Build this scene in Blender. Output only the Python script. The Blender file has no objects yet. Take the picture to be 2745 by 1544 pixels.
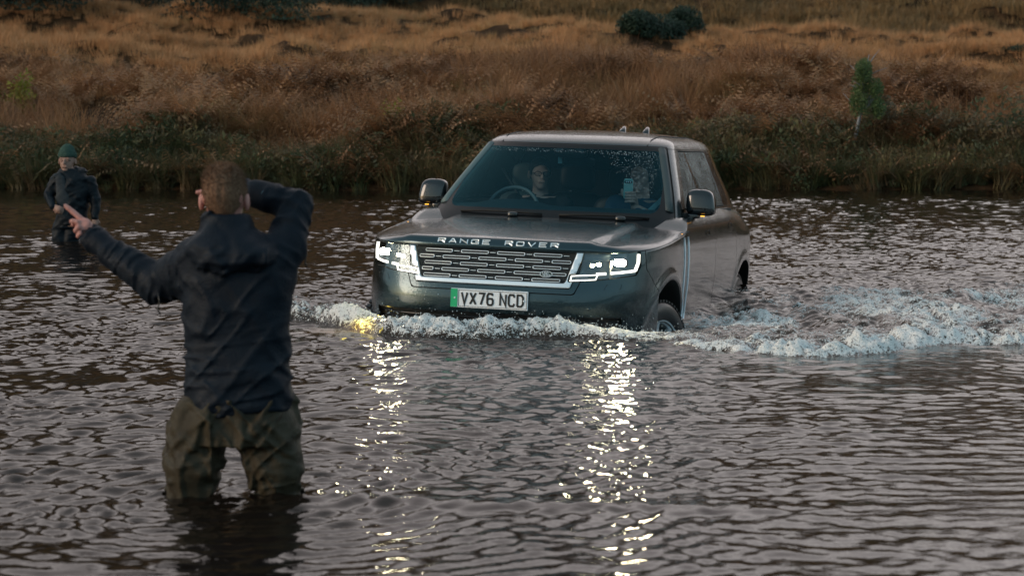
import bpy, bmesh, math, random
import numpy as np
from mathutils import Vector, Matrix
rad = math.radians
random.seed(7)
RNG = np.random.default_rng(11)
S = bpy.context.scene
COL = S.collection

# ------------------------------------------------------------------ camera, sky, sun, exposure
CAM_H = 1.4
cam_data = bpy.data.cameras.new("camera")
cam_data.lens = 80.26
cam_data.sensor_width = 36.0
cam_data.clip_start = 0.1
cam_data.clip_end = 3000.0
cam_data.dof.use_dof = True
cam_data.dof.focus_distance = 15.2
cam_data.dof.aperture_fstop = 5.0
cam = bpy.data.objects.new("camera", cam_data)
cam.location = (0, 0, CAM_H)
cam.rotation_euler = (rad(90 - 4.574), 0, 0)
COL.objects.link(cam)
S.camera = cam

SUN_EL, SUN_AZ = 9.0, -115.0      # low dusk light from behind the camera's left shoulder (degrees from +Y)
world = bpy.data.worlds.new("World")
S.world = world
world.use_nodes = True
wn = world.node_tree
wn.nodes.clear()
w_out = wn.nodes.new("ShaderNodeOutputWorld")
w_bg = wn.nodes.new("ShaderNodeBackground")
w_sky = wn.nodes.new("ShaderNodeTexSky")
w_sky.sky_type = 'NISHITA'
w_sky.sun_disc = False
w_sky.sun_elevation = rad(SUN_EL)
w_sky.sun_rotation = rad(SUN_AZ)
w_sky.dust_density = 2.0
w_bg.inputs["Strength"].default_value = 0.05
w_bg2 = wn.nodes.new("ShaderNodeBackground")      # the high even cloud layer of a dull dusk
w_bg2.inputs["Strength"].default_value = 1.0
w_tc = wn.nodes.new("ShaderNodeTexCoord")
w_sep = wn.nodes.new("ShaderNodeSeparateXYZ")
w_map = wn.nodes.new("ShaderNodeMapRange")        # warm mauve over the hill, blue-grey behind the camera
w_map.inputs["From Min"].default_value = 0.90
w_map.inputs["From Max"].default_value = 0.10
w_map.interpolation_type = 'SMOOTHSTEP'
w_mix = wn.nodes.new("ShaderNodeMix"); w_mix.data_type = 'RGBA'
w_mix.inputs["A"].default_value = (0.74, 0.645, 0.61, 1)
w_mix.inputs["B"].default_value = (0.23, 0.37, 0.43, 1)
w_noise = wn.nodes.new("ShaderNodeTexNoise")
w_noise.inputs["Scale"].default_value = 2.2
w_noise.inputs["Detail"].default_value = 4
w_mapn = wn.nodes.new("ShaderNodeMapRange")
w_mapn.inputs["To Min"].default_value = 0.72
w_mapn.inputs["To Max"].default_value = 1.28
w_mul = wn.nodes.new("ShaderNodeVectorMath"); w_mul.operation = 'SCALE'
w_add = wn.nodes.new("ShaderNodeAddShader")
L = wn.links.new
L(w_tc.outputs["Generated"], w_sep.inputs[0])
L(w_sep.outputs["Y"], w_map.inputs["Value"])
L(w_map.outputs["Result"], w_mix.inputs["Factor"])
L(w_tc.outputs["Generated"], w_noise.inputs["Vector"])
L(w_noise.outputs["Fac"], w_mapn.inputs["Value"])
L(w_mix.outputs["Result"], w_mul.inputs[0])
w_el = wn.nodes.new("ShaderNodeMapRange"); w_el.inputs["From Min"].default_value = 0.0; w_el.inputs["From Max"].default_value = 0.75   # dusk sky: brighter low down
w_el.inputs["To Min"].default_value = 1.35; w_el.inputs["To Max"].default_value = 0.80; w_el.interpolation_type = 'SMOOTHSTEP'
w_mm = wn.nodes.new("ShaderNodeMath"); w_mm.operation = 'MULTIPLY'
L(w_sep.outputs["Z"], w_el.inputs["Value"]); L(w_el.outputs["Result"], w_mm.inputs[0]); L(w_mapn.outputs["Result"], w_mm.inputs[1])
L(w_mm.outputs[0], w_mul.inputs["Scale"])
L(w_mul.outputs[0], w_bg2.inputs["Color"])
L(w_sky.outputs[0], w_bg.inputs["Color"])
L(w_bg.outputs[0], w_add.inputs[0])
L(w_bg2.outputs[0], w_add.inputs[1])
L(w_add.outputs[0], w_out.inputs["Surface"])

sun_d = bpy.data.lights.new("sun", 'SUN')
sun_d.energy = 1.1
sun_d.angle = rad(25)
sun_d.color = (1.0, 0.80, 0.66)
sun = bpy.data.objects.new("sun", sun_d)
_sd = Vector((math.sin(rad(SUN_AZ)) * math.cos(rad(SUN_EL + 8)), math.cos(rad(SUN_AZ)) * math.cos(rad(SUN_EL + 8)), math.sin(rad(SUN_EL + 8))))
sun.rotation_euler = _sd.to_track_quat('Z', 'Y').to_euler()
COL.objects.link(sun)

S.view_settings.view_transform = 'Standard'
S.view_settings.look = 'None'
S.view_settings.exposure = 0.22
S.view_settings.gamma = 1.0
S.view_settings.use_curve_mapping = False
S.render.engine = 'CYCLES'
S.cycles.use_denoising = True
S.cycles.max_bounces = 6
S.cycles.transparent_max_bounces = 12
S.cycles.caustics_reflective = False
S.cycles.caustics_refractive = False
S.cycles.sample_clamp_indirect = 6.0

# ------------------------------------------------------------------ helpers
def tag(o, label=None, cat=None, group=None, kind=None):
    if label: o["label"] = label
    if cat: o["category"] = cat
    if group: o["group"] = group
    if kind: o["kind"] = kind
    return o

def link(o, parent=None):
    COL.objects.link(o)
    if parent is not None: o.parent = parent
    return o

def empty(name, loc=(0, 0, 0)):
    o = bpy.data.objects.new(name, None)
    o.location = loc
    o.empty_display_size = 0.1
    return link(o)

def mesh_data(name, v, f, smooth=True):
    me = bpy.data.meshes.new(name)
    v = np.asarray(v, dtype=np.float32)
    if isinstance(f, np.ndarray):
        n, k = f.shape
        me.vertices.add(len(v)); me.vertices.foreach_set("co", v.ravel())
        me.loops.add(n * k); me.loops.foreach_set("vertex_index", f.astype(np.int32).ravel())
        me.polygons.add(n)
        me.polygons.foreach_set("loop_start", np.arange(0, n * k, k, dtype=np.int32))
        me.update(calc_edges=True)
    else:
        me.from_pydata([tuple(map(float, p)) for p in v], [], [tuple(int(i) for i in q) for q in f])
    me.polygons.foreach_set("use_smooth", [smooth] * len(me.polygons))
    me.update()
    return me

def obj(name, v, f, mat=None, parent=None, smooth=True):
    me = mesh_data(name, v, f, smooth)
    if mat is not None:
        for m in (mat if isinstance(mat, (list, tuple)) else [mat]): me.materials.append(m)
    return link(bpy.data.objects.new(name, me), parent)

def grid_faces(nr, nc, wrap=False):
    i = np.arange(nr - 1)[:, None]; j = np.arange(nc if wrap else nc - 1)[None, :]
    j2 = (j + 1) % nc
    a = i * nc + j; b = i * nc + j2; c = (i + 1) * nc + j2; d = (i + 1) * nc + j
    return np.stack([a, b, c, d], -1).reshape(-1, 4)

def merge(parts):
    V, F, n = [], [], 0
    for v, f in parts:
        V += [tuple(p) for p in v]; F += [tuple(int(i) + n for i in q) for q in f]; n += len(v)
    return V, F

def box(c, s, rot=None):
    v = [(sx * s[0] / 2, sy * s[1] / 2, sz * s[2] / 2) for sz in (-1, 1) for sy in (-1, 1) for sx in (-1, 1)]
    if rot is not None: v = [tuple(rot @ Vector(p)) for p in v]
    v = [(p[0] + c[0], p[1] + c[1], p[2] + c[2]) for p in v]
    return v, [(0, 2, 3, 1), (4, 5, 7, 6), (0, 1, 5, 4), (1, 3, 7, 5), (3, 2, 6, 7), (2, 0, 4, 6)]

def rbox(c, s, r=0.02, n=4, e=None):
    """a rounded box (superellipsoid) centred on c with full size s; e = exponent"""
    e = e or 5.0
    nu, nv = 28, 18
    u = np.linspace(0, 2 * np.pi, nu, endpoint=False); w = np.linspace(-np.pi / 2, np.pi / 2, nv)
    U, W = np.meshgrid(u, w)
    sp = lambda t: np.sign(t) * np.abs(t) ** (2.0 / e)
    x = sp(np.cos(W)) * sp(np.cos(U)); y = sp(np.cos(W)) * sp(np.sin(U)); z = sp(np.sin(W))
    v = np.stack([x * s[0] / 2 + c[0], y * s[1] / 2 + c[1], z * s[2] / 2 + c[2]], -1).reshape(-1, 3)
    return v, grid_faces(nv, nu, wrap=True)

def lathe(prof, n=32, axis='x', c=(0, 0, 0)):
    """prof: (radius, offset along axis)"""
    a = np.linspace(0, 2 * np.pi, n, endpoint=False)
    P = []
    for r, h in prof:
        for t in a:
            p = (h, r * math.cos(t), r * math.sin(t)) if axis == 'x' else ((r * math.cos(t), h, r * math.sin(t)) if axis == 'y' else (r * math.cos(t), r * math.sin(t), h))
            P.append((p[0] + c[0], p[1] + c[1], p[2] + c[2]))
    return P, grid_faces(len(prof), n, wrap=True)

def tube(pts, r, n=8):
    pts = [Vector(p) for p in pts]
    rs = r if isinstance(r, (list, tuple)) else [r] * len(pts)
    V, prev = [], None
    for i, p in enumerate(pts):
        d = (pts[min(i + 1, len(pts) - 1)] - pts[max(i - 1, 0)]).normalized()
        if prev is None:
            a = d.orthogonal().normalized()
        else:
            a = (prev - d * prev.dot(d)).normalized()
        prev = a; b = d.cross(a)
        for k in range(n):
            t = 2 * math.pi * k / n
            V.append(tuple(p + a * (rs[i] * math.cos(t)) + b * (rs[i] * math.sin(t))))
    F = [tuple(q) for q in grid_faces(len(pts), n, wrap=True)]
    F.append(tuple(range(n))[::-1]); F.append(tuple(range((len(pts) - 1) * n, len(pts) * n)))
    return V, F

# ---- noise
def _h(i, j, k, s):
    n = (i * 73856093) ^ (j * 19349663) ^ (k * 83492791) ^ (s * 2654435761)
    n = (n ^ (n >> 13)) & 0x7fffffff
    n = (n * 1274126177) & 0x7fffffff
    n = n ^ (n >> 15)
    return (n & 0xffff).astype(np.float64) / 32767.5 - 1.0

def noise3(x, y, z=0.0, seed=0):
    x, y, z = np.broadcast_arrays(np.asarray(x, float), np.asarray(y, float), np.asarray(z, float))
    i = np.floor(x).astype(np.int64); j = np.floor(y).astype(np.int64); k = np.floor(z).astype(np.int64)
    fx, fy, fz = x - i, y - j, z - k
    fx = fx * fx * (3 - 2 * fx); fy = fy * fy * (3 - 2 * fy); fz = fz * fz * (3 - 2 * fz)
    r = 0
    for a in (0, 1):
        for b in (0, 1):
            for c in (0, 1):
                r = r + (fx if a else 1 - fx) * (fy if b else 1 - fy) * (fz if c else 1 - fz) * _h(i + a, j + b, k + c, seed)
    return r

def fbm(x, y, z=0.0, o=4, seed=0, gain=0.5):
    r, a, s = 0, 1.0, 1.0
    for q in range(o):
        r = r + a * noise3(x * s + 17.3 * q, y * s - 9.1 * q, z * s + 3.7 * q if not np.isscalar(z) or z else 0.0, seed + q)
        a *= gain; s *= 2.03
    return r

def sstep(a, b, x):
    t = np.clip((x - a) / (b - a), 0, 1)
    return t * t * (3 - 2 * t)

# ---- materials
def mat(name, color=(0.5, 0.5, 0.5), rough=0.5, metal=0.0, **kw):
    m = bpy.data.materials.new(name); m.use_nodes = True
    b = m.node_tree.nodes["Principled BSDF"]
    b.inputs["Base Color"].default_value = (*color, 1)
    b.inputs["Roughness"].default_value = rough
    b.inputs["Metallic"].default_value = metal
    for k, v in kw.items():
        b.inputs[k.replace("_", " ")].default_value = v
    return m

class NT:
    """small node-building helper on a material"""
    def __init__(s, m): s.t = m.node_tree; s.b = s.t.nodes["Principled BSDF"]; s.out = s.t.nodes["Material Output"]
    def n(s, typ, **kw):
        x = s.t.nodes.new(typ)
        for k, v in kw.items():
            if k.startswith("i_"): x.inputs[k[2:].replace("_", " ")].default_value = v
            else: setattr(x, k, v)
        return x
    def l(s, a, b): s.t.links.new(a, b)
    def coords(s, kind="Object", scale=(1, 1, 1), rot=(0, 0, 0)):
        tc = s.n("ShaderNodeTexCoord"); mp = s.n("ShaderNodeMapping")
        mp.inputs["Scale"].default_value = scale; mp.inputs["Rotation"].default_value = rot
        s.l(tc.outputs[kind], mp.inputs[0]); return mp.outputs[0]
    def noise(s, vec, scale, detail=4, rough=0.5, dist=0.0):
        x = s.n("ShaderNodeTexNoise"); x.inputs["Scale"].default_value = scale; x.inputs["Detail"].default_value = detail
        x.inputs["Roughness"].default_value = rough; x.inputs["Distortion"].default_value = dist
        s.l(vec, x.inputs["Vector"]); return x
    def ramp(s, fac, stops):
        r = s.n("ShaderNodeValToRGB"); el = r.color_ramp.elements
        el[0].position, el[0].color = stops[0][0], (*stops[0][1], 1)
        el[1].position, el[1].color = stops[-1][0], (*stops[-1][1], 1)
        for p, c in stops[1:-1]:
            e = el.new(p); e.color = (*c, 1)
        s.l(fac, r.inputs[0]); return r.outputs[0]
    def maprange(s, v, a, b, c, d):
        x = s.n("ShaderNodeMapRange"); x.inputs["From Min"].default_value = a; x.inputs["From Max"].default_value = b
        x.inputs["To Min"].default_value = c; x.inputs["To Max"].default_value = d; s.l(v, x.inputs["Value"]); return x.outputs[0]
    def math(s, op, a, b=None):
        x = s.n("ShaderNodeMath", operation=op)
        for i, q in enumerate((a, b)):
            if q is None: continue
            if isinstance(q, (int, float)): x.inputs[i].default_value = q
            else: s.l(q, x.inputs[i])
        return x.outputs[0]
    def bump(s, h, strength=0.5, dist=0.01, nrm=None, to=None):
        x = s.n("ShaderNodeBump"); x.inputs["Strength"].default_value = strength; x.inputs["Distance"].default_value = dist
        s.l(h, x.inputs["Height"])
        if nrm is not None: s.l(nrm, x.inputs["Normal"])
        for t in (to or [s.b.inputs["Normal"]]): s.l(x.outputs[0], t)
        return x.outputs[0]

# ---- implicit surfaces
def surface_nets(fn, lo, hi, h):
    """polygonise fn(x,y,z) < 0 inside the box; returns verts, quads"""
    ax = [np.arange(lo[i], hi[i] + h, h) for i in range(3)]
    X, Y, Z = np.meshgrid(*ax, indexing='ij')
    D = fn(X, Y, Z).astype(np.float32)
    n = np.array(D.shape)
    s = D < 0
    cs = [(a, b, c) for a in (0, 1) for b in (0, 1) for c in (0, 1)]
    sub = lambda A, c: A[c[0]:n[0] - 1 + c[0], c[1]:n[1] - 1 + c[1], c[2]:n[2] - 1 + c[2]]
    cnt = sum(sub(s, c).astype(np.int8) for c in cs)
    act = (cnt > 0) & (cnt < 8)
    idx = -np.ones(act.shape, np.int64); ids = np.argwhere(act); idx[act] = np.arange(len(ids))
    acc = np.zeros((len(ids), 3)); num = np.zeros(len(ids))
    d = {c: sub(D, c)[act] for c in cs}
    for c in cs:
        for k in range(3):
            if c[k] == 0:
                e = list(c); e[k] = 1; e = tuple(e)
                a, b = d[c], d[e]
                m = (a < 0) != (b < 0)
                t = np.where(m, a / np.where(m, a - b, 1), 0)
                p = np.tile(np.array(c, float), (len(ids), 1)); p[:, k] = t
                acc[m] += p[m]; num[m] += 1
    V = (ids + acc / num[:, None]) * h + np.array(lo)
    F = []
    for k in range(3):
        o = [0, 1, 2]; o.remove(k); u, v = o
        sl0 = [slice(1, None)] * 3; sl0[k] = slice(0, n[k] - 1)
        sl0[u] = slice(1, n[u] - 1); sl0[v] = slice(1, n[v] - 1)
        sl1 = list(sl0); sl1[k] = slice(1, n[k])
        A, B = s[tuple(sl0)], s[tuple(sl1)]
        m = np.argwhere(A != B)
        if not len(m): continue
        inside = A[tuple(m.T)]
        m = m.copy(); m[:, u] += 1; m[:, v] += 1
        def g(du, dv):
            q = m.copy(); q[:, u] += du; q[:, v] += dv; return idx[tuple(q.T)]
        q = np.stack([g(-1, -1), g(0, -1), g(0, 0), g(-1, 0)], 1)
        flip = inside if k != 1 else ~inside
        q[~flip] = q[~flip][:, ::-1]
        F.append(q)
    return V, np.concatenate(F)

def smin(a, b, k):
    h = np.clip(0.5 + 0.5 * (b - a) / k, 0, 1)
    return b + (a - b) * h - k * h * (1 - h)

def smax(a, b, k): return -smin(-a, -b, k)

def cone(P, a, b, ra, rb, sq=None):
    """rounded cone from a to b; sq=(axis vector, factor) squashes it along a direction"""
    X, Y, Z = P
    a = np.array(a, float); b = np.array(b, float); d = b - a
    dx, dy, dz = X - a[0], Y - a[1], Z - a[2]
    t = np.clip((dx * d[0] + dy * d[1] + dz * d[2]) / max(d @ d, 1e-9), 0, 1)
    qx, qy, qz = dx - t * d[0], dy - t * d[1], dz - t * d[2]
    if sq is not None:
        s, f = np.array(sq[0], float), sq[1]; s = s / np.linalg.norm(s)
        c = (qx * s[0] + qy * s[1] + qz * s[2]) * (1.0 / f - 1)
        qx, qy, qz = qx + c * s[0], qy + c * s[1], qz + c * s[2]
    return np.sqrt(qx * qx + qy * qy + qz * qz) - (ra + (rb - ra) * t)

def ell(P, c, r, rot=None):
    X, Y, Z = P
    x, y, z = X - c[0], Y - c[1], Z - c[2]
    if rot is not None:
        M = np.array(rot); x, y, z = M[0, 0] * x + M[1, 0] * y + M[2, 0] * z, M[0, 1] * x + M[1, 1] * y + M[2, 1] * z, M[0, 2] * x + M[1, 2] * y + M[2, 2] * z
    k = np.sqrt((x / r[0]) ** 2 + (y / r[1]) ** 2 + (z / r[2]) ** 2)
    return (k - 1) * min(r)
# ------------------------------------------------------------------ terrain, river
BANK_Y = 38.3
def bank_line(x):
    return BANK_Y + 0.5 * noise3(x * 0.22, 0.0, 0, 5) + 0.22 * noise3(x * 0.9, 1.0, 0, 6)

def terrain(x, y):
    d = y - bank_line(x)
    low = -0.5 + 0.62 * sstep(-0.9, 0.25, d) + 0.38 * sstep(0.2, 1.8, d)
    slope = 1.05 * sstep(0.8, 10.5, d) * (1 + 0.30 * fbm(x * 0.16, y * 0.16, 0, 2, 31)) + 0.36 * fbm(x * 0.5, y * 0.45, 0, 3, 32) * sstep(0.3, 2.5, d)
    dd = np.clip(d - 9.0, 0, None)
    crest = 2.75 - 0.047 * x                       # the near field climbs to a crest that falls to the right
    near = crest * np.clip(dd / 40.0, 0, 1) ** 0.9
    near = near * (1 - 0.45 * sstep(42, 60, dd))
    hump = 0.42 * fbm(x * 0.10, y * 0.26, 0, 3, 33) * sstep(2, 9, dd)
    f = np.clip(y - (98 + 0.12 * x), 0, None)
    hill = 0.105 * f + 0.0016 * np.clip(f, 0, 130) ** 2 + 0.42 * np.clip(f - 130, 0, None)
    hill = 165 * (1 - np.exp(-hill / 165.0)) * (1 - .0018 * np.clip(x, -120, 120)) * (1 + 0.10 * noise3(x * 0.012, y * 0.012, 0, 41))
    hump2 = 0.35 * fbm(x * 0.07, y * 0.16, 0, 3, 35) * sstep(5, 25, f)
    return low + slope + near + hump + hill + hump2

def leaf_mat(name, stops, transl=0.25, rough=0.6, patch=0.35):
    m = mat(name, rough=rough); t = NT(m)
    oi = t.n("ShaderNodeObjectInfo"); geo = t.n("ShaderNodeNewGeometry")
    nz = t.n("ShaderNodeTexNoise"); nz.inputs["Scale"].default_value = patch; nz.inputs["Detail"].default_value = 3
    t.l(geo.outputs["Position"], nz.inputs["Vector"])
    f = t.math('ADD', t.math('MULTIPLY', oi.outputs["Random"], 0.45), t.math('MULTIPLY', t.maprange(nz.outputs["Fac"], 0.3, 0.7, 0, 1), 0.55))
    c = t.ramp(f, stops)
    t.l(c, t.b.inputs["Base Color"])
    tr = t.n("ShaderNodeBsdfTranslucent"); t.l(c, tr.inputs["Color"])
    mx = t.n("ShaderNodeMixShader"); mx.inputs[0].default_value = transl
    t.b.inputs["Specular IOR Level"].default_value = 0.25
    t.l(t.b.outputs[0], mx.inputs[1]); t.l(tr.outputs[0], mx.inputs[2]); t.l(mx.outputs[0], t.out.inputs["Surface"])
    return m

M_soil = mat("peat soil", rough=0.95, Specular_IOR_Level=0.05)
_t = NT(M_soil); _c = _t.coords("Object"); _n = _t.noise(_c, 0.6, 6, 0.65)
_t.l(_t.ramp(_n.outputs["Fac"], [(0.3, (0.016, 0.011, 0.007)), (0.5, (0.050, 0.027, 0.014)), (0.68, (0.12, 0.060, 0.028))]), _t.b.inputs["Base Color"])
_t.bump(_t.noise(_c, 3.0, 6, 0.7).outputs["Fac"], 0.8, 0.15)

def patch_grid(x0, x1, y0, y1, nx, ny, fn):
    X, Y = np.meshgrid(np.linspace(x0, x1, nx), np.linspace(y0, y1, ny))
    return np.stack([X, Y, fn(X, Y)], -1).reshape(-1, 3), grid_faces(ny, nx)

def t_soil():
    xs = np.concatenate([np.linspace(-420, -45, 30)[:-1], np.linspace(-45, 45, 260), np.linspace(45, 420, 30)[1:]])
    ys = np.concatenate([np.linspace(35.8, 60, 140)[:-1], np.linspace(60, 180, 220)[:-1], np.linspace(180, 900, 90)])
    X, Y = np.meshgrid(xs, ys)
    return np.stack([X, Y, terrain(X, Y)], -1).reshape(-1, 3), grid_faces(len(ys), len(xs))
v, f = t_soil()
hill = obj("hillside", v, f, M_soil); tag(hill, "rust-brown moorland bank and hillside rising beyond the river", kind="structure")

bed = obj("riverbed", [(-420, -60, -0.66), (420, -60, -0.66), (420, 45, -0.66), (-420, 45, -0.66)], [(0, 1, 2, 3)], M_soil)
tag(bed, "brown river bed under the water", kind="structure")
# the shore behind the camera, where the river ends
v, f = patch_grid(-420, 420, -300, -40, 60, 30, lambda X, Y: -1.5 + 5 * sstep(-42, -60, Y) + 0.06 * np.clip(-60 - Y, 0, None) + 0.4 * fbm(X * .05, Y * .05, 0, 3, 44))
shore = obj("near_shore", v, f, M_soil); tag(shore, "brown moor shore behind the photographer", kind="structure")

# ---- vegetation prototypes, scattered with geometry nodes (nobody could count them)
PROTO = bpy.data.collections.new("vegetation_sources")
def proto(name, v, f, m):
    me = mesh_data(name, v, f, False); me.materials.append(m)
    o = bpy.data.objects.new(name, me); return o

def blades(n, hgt, spread, lean, width, seed, segs=3, up=1.0):
    r = random.Random(seed); V, F = [], []
    for _ in range(n):
        a = r.uniform(0, 2 * math.pi); d = spread * math.sqrt(r.random())
        bx, by = d * math.cos(a), d * math.sin(a)
        la = a + r.uniform(-1, 1); ln = lean * r.uniform(0.2, 1.2); h = hgt * r.uniform(0.5, 1.15); w = width * r.uniform(0.6, 1.3)
        sx, sy = -math.sin(la) * w, math.cos(la) * w
        b = len(V)
        for k in range(segs + 1):
            t = k / segs
            ox = bx + math.cos(la) * ln * t ** 1.8; oy = by + math.sin(la) * ln * t ** 1.8
            oz = h * (t - 0.28 * up * ln / max(hgt, .01) * t * t)
            q = 1 - t
            if k < segs: V += [(ox - sx * q, oy - sy * q, oz), (ox + sx * q, oy + sy * q, oz)]
            else: V.append((ox, oy, oz))
        for k in range(segs - 1): F.append((b + 2 * k, b + 2 * k + 1, b + 2 * k + 3, b + 2 * k + 2))
        F.append((b + 2 * segs - 2, b + 2 * segs - 1, b + 2 * segs))
    return V, F

def fern(nf, length, seed, droop=0.9, pin=9, pw=0.22):
    """a bracken clump: arching stems, each with paired leaflets that shorten to the tip"""
    r = random.Random(seed); V, F = [], []
    for _ in range(nf):
        a = r.uniform(0, 2 * math.pi); L_ = length * r.uniform(0.6, 1.15); dr = droop * r.uniform(0.5, 1.4); tw = r.uniform(-.5, .5)
        ca, sa = math.cos(a), math.sin(a); px, py = -sa, ca
        bx, by = r.uniform(-.15, .15), r.uniform(-.15, .15)
        def P(t):
            e = rad(78) - dr * t * 1.3
            return (bx + ca * L_ * t * (0.25 + 0.6 * t * dr), by + sa * L_ * t * (0.25 + 0.6 * t * dr), L_ * (t - 0.42 * dr * t * t) * 0.95)
        pts = [P(k / 6) for k in range(7)]
        for k in range(6):
            p, q = pts[k], pts[k + 1]; w = 0.008 * (1 - k / 7); b = len(V)
            V += [(p[0] - px * w, p[1] - py * w, p[2]), (p[0] + px * w, p[1] + py * w, p[2]), (q[0] + px * w, q[1] + py * w, q[2]), (q[0] - px * w, q[1] - py * w, q[2])]
            F.append((b, b + 1, b + 2, b + 3))
        for k in range(pin):
            t = 0.28 + 0.7 * k / (pin - 1)
            p = P(t); q = P(min(t + 0.05, 1.0)); ln = L_ * pw * (1 - ((t - 0.28) / 0.76)) ** 0.8 * (0.75 + 0.5 * r.random()) + 0.02
            for sd in (-1, 1):
                dz = -ln * r.uniform(0.05, 0.55) + tw * sd * ln * .6; fx = ca * ln * .35; fy = sa * ln * .35
                tip = (p[0] + px * sd * ln + fx, p[1] + py * sd * ln + fy, p[2] + dz)
                mid = (p[0] * .5 + tip[0] * .5, p[1] * .5 + tip[1] * .5, p[2] * .5 + tip[2] * .5)
                g = 0.16 * ln; b = len(V)
                V += [p, (mid[0] + ca * g, mid[1] + sa * g, mid[2] + .3 * g), tip, (mid[0] - ca * g, mid[1] - sa * g, mid[2] - .3 * g)]
                F.append((b, b + 1, b + 2, b + 3))
    return V, F

def leafy(n, rx, rz, size, seed, lobes=6):
    """a leafy shrub: leaf-sized faces thrown through several uneven lobes"""
    r = random.Random(seed); V, F = [], []
    cs = [(r.uniform(-.6, .6) * rx, r.uniform(-.6, .6) * rx, r.uniform(.25, .75) * rz, r.uniform(.35, .6)) for _ in range(lobes)]
    for i in range(n):
        c = cs[r.randrange(lobes)]
        d = Vector((r.gauss(0, 1), r.gauss(0, 1), r.gauss(0, 1))).normalized() * (r.random() ** 0.35)
        p = Vector((c[0] + d.x * rx * c[3], c[1] + d.y * rx * c[3], max(0.0, c[2] + d.z * rz * c[3])))
        a = Vector((r.gauss(0, 1), r.gauss(0, 1), r.gauss(0, 1))).normalized(); b_ = a.orthogonal().normalized()
        s = size * r.uniform(.5, 1.3); k = len(V)
        V += [tuple(p - a * s), tuple(p + b_ * s * .4), tuple(p + a * s), tuple(p - b_ * s * .4)]
        F.append((k, k + 1, k + 2, k + 3))
    return V, F

def instancer(name, label, points, protos, kind="stuff", smin_=0.7, smax_=1.3, seed=0, tilt=0.25):
    """one mesh of points; geometry nodes put one of the source plants on each"""
    n = len(points)
    me = bpy.data.meshes.new(name)
    me.vertices.add(n); me.vertices.foreach_set("co", np.asarray(points, np.float32).ravel())
    o = link(bpy.data.objects.new(name, me))
    g = bpy.data.node_groups.new(name, "GeometryNodeTree")
    g.interface.new_socket("Geometry", in_out='INPUT', socket_type='NodeSocketGeometry')
    g.interface.new_socket("Geometry", in_out='OUTPUT', socket_type='NodeSocketGeometry')
    N = g.nodes.new; K = g.links.new
    gi, go = N("NodeGroupInput"), N("NodeGroupOutput")
    m2p = N("GeometryNodeMeshToPoints")
    K(gi.outputs[0], m2p.inputs["Mesh"])
    gti = N("GeometryNodeGeometryToInstance")
    for p in protos[::-1]:
        oi = N("GeometryNodeObjectInfo"); oi.inputs["Object"].default_value = p; oi.inputs["As Instance"].default_value = True
        K(oi.outputs["Geometry"], gti.inputs[0])
    iop = N("GeometryNodeInstanceOnPoints"); iop.inputs["Pick Instance"].default_value = True
    ri = N("FunctionNodeRandomValue"); ri.data_type = 'INT'; ri.inputs[4].default_value = 0; ri.inputs[5].default_value = len(protos) - 1; ri.inputs["Seed"].default_value = seed
    rr = N("FunctionNodeRandomValue"); rr.data_type = 'FLOAT_VECTOR'; rr.inputs[0].default_value = (-tilt, -tilt, 0); rr.inputs[1].default_value = (tilt, tilt, 6.283); rr.inputs["Seed"].default_value = seed + 1
    rs = N("FunctionNodeRandomValue"); rs.data_type = 'FLOAT'; rs.inputs[2].default_value = smin_; rs.inputs[3].default_value = smax_; rs.inputs["Seed"].default_value = seed + 2
    K(m2p.outputs[0], iop.inputs["Points"])
    # geometry-to-instance would make one instance of all; join keeps them apart for picking
    j = N("GeometryNodeJoinGeometry")
    for l in list(gti.inputs[0].links): K(l.from_socket, j.inputs[0])
    g.nodes.remove(gti)
    K(j.outputs[0], iop.inputs["Instance"]); K(ri.outputs[2], iop.inputs["Instance Index"])
    K(rr.outputs[0], iop.inputs["Rotation"]); K(rs.outputs[1], iop.inputs["Scale"])
    K(iop.outputs[0], go.inputs[0])
    md = o.modifiers.new("scatter", 'NODES'); md.node_group = g
    tag(o, label, kind=kind)
    return o

ORANGE = [(0.0, (0.20, 0.11, 0.045)), (0.3, (0.42, 0.215, 0.095)), (0.65, (0.60, 0.32, 0.15)), (1.0, (0.38, 0.235, 0.10))]
RUST = [(0.0, (0.045, 0.023, 0.014)), (0.3, (0.20, 0.096, 0.047)), (0.6, (0.37, 0.195, 0.098)), (0.85, (0.28, 0.150, 0.065)), (1.0, (0.19, 0.16, 0.06))]
GREENB = [(0.0, (0.030, 0.040, 0.020)), (0.35, (0.065, 0.080, 0.034)), (0.6, (0.15, 0.095, 0.052)), (0.8, (0.12, 0.12, 0.05)), (1.0, (0.22, 0.13, 0.07))]
M_grass = leaf_mat("moor grass", ORANGE, patch=0.16)
M_grassfar = leaf_mat("far moor grass", [(0.0, (0.10, 0.075, 0.035)), (0.5, (0.28, 0.165, 0.075)), (1.0, (0.24, 0.17, 0.075))], patch=0.07)
M_rust = leaf_mat("dead bracken", RUST, patch=0.45)
M_green = leaf_mat("green bracken", GREENB, patch=0.6)
M_dark = leaf_mat("gorse", [(0.0, (0.010, 0.018, 0.012)), (0.6, (0.022, 0.040, 0.024)), (1.0, (0.045, 0.065, 0.035))], transl=0.1)
M_birch = leaf_mat("birch leaves", [(0.0, (0.045, 0.085, 0.028)), (0.6, (0.085, 0.13, 0.045)), (1.0, (0.16, 0.17, 0.06))], patch=3.0)
M_yellow = leaf_mat("yellowing leaves", [(0.0, (0.12, 0.13, 0.02)), (1.0, (0.30, 0.26, 0.04))], patch=3.0)

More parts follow.
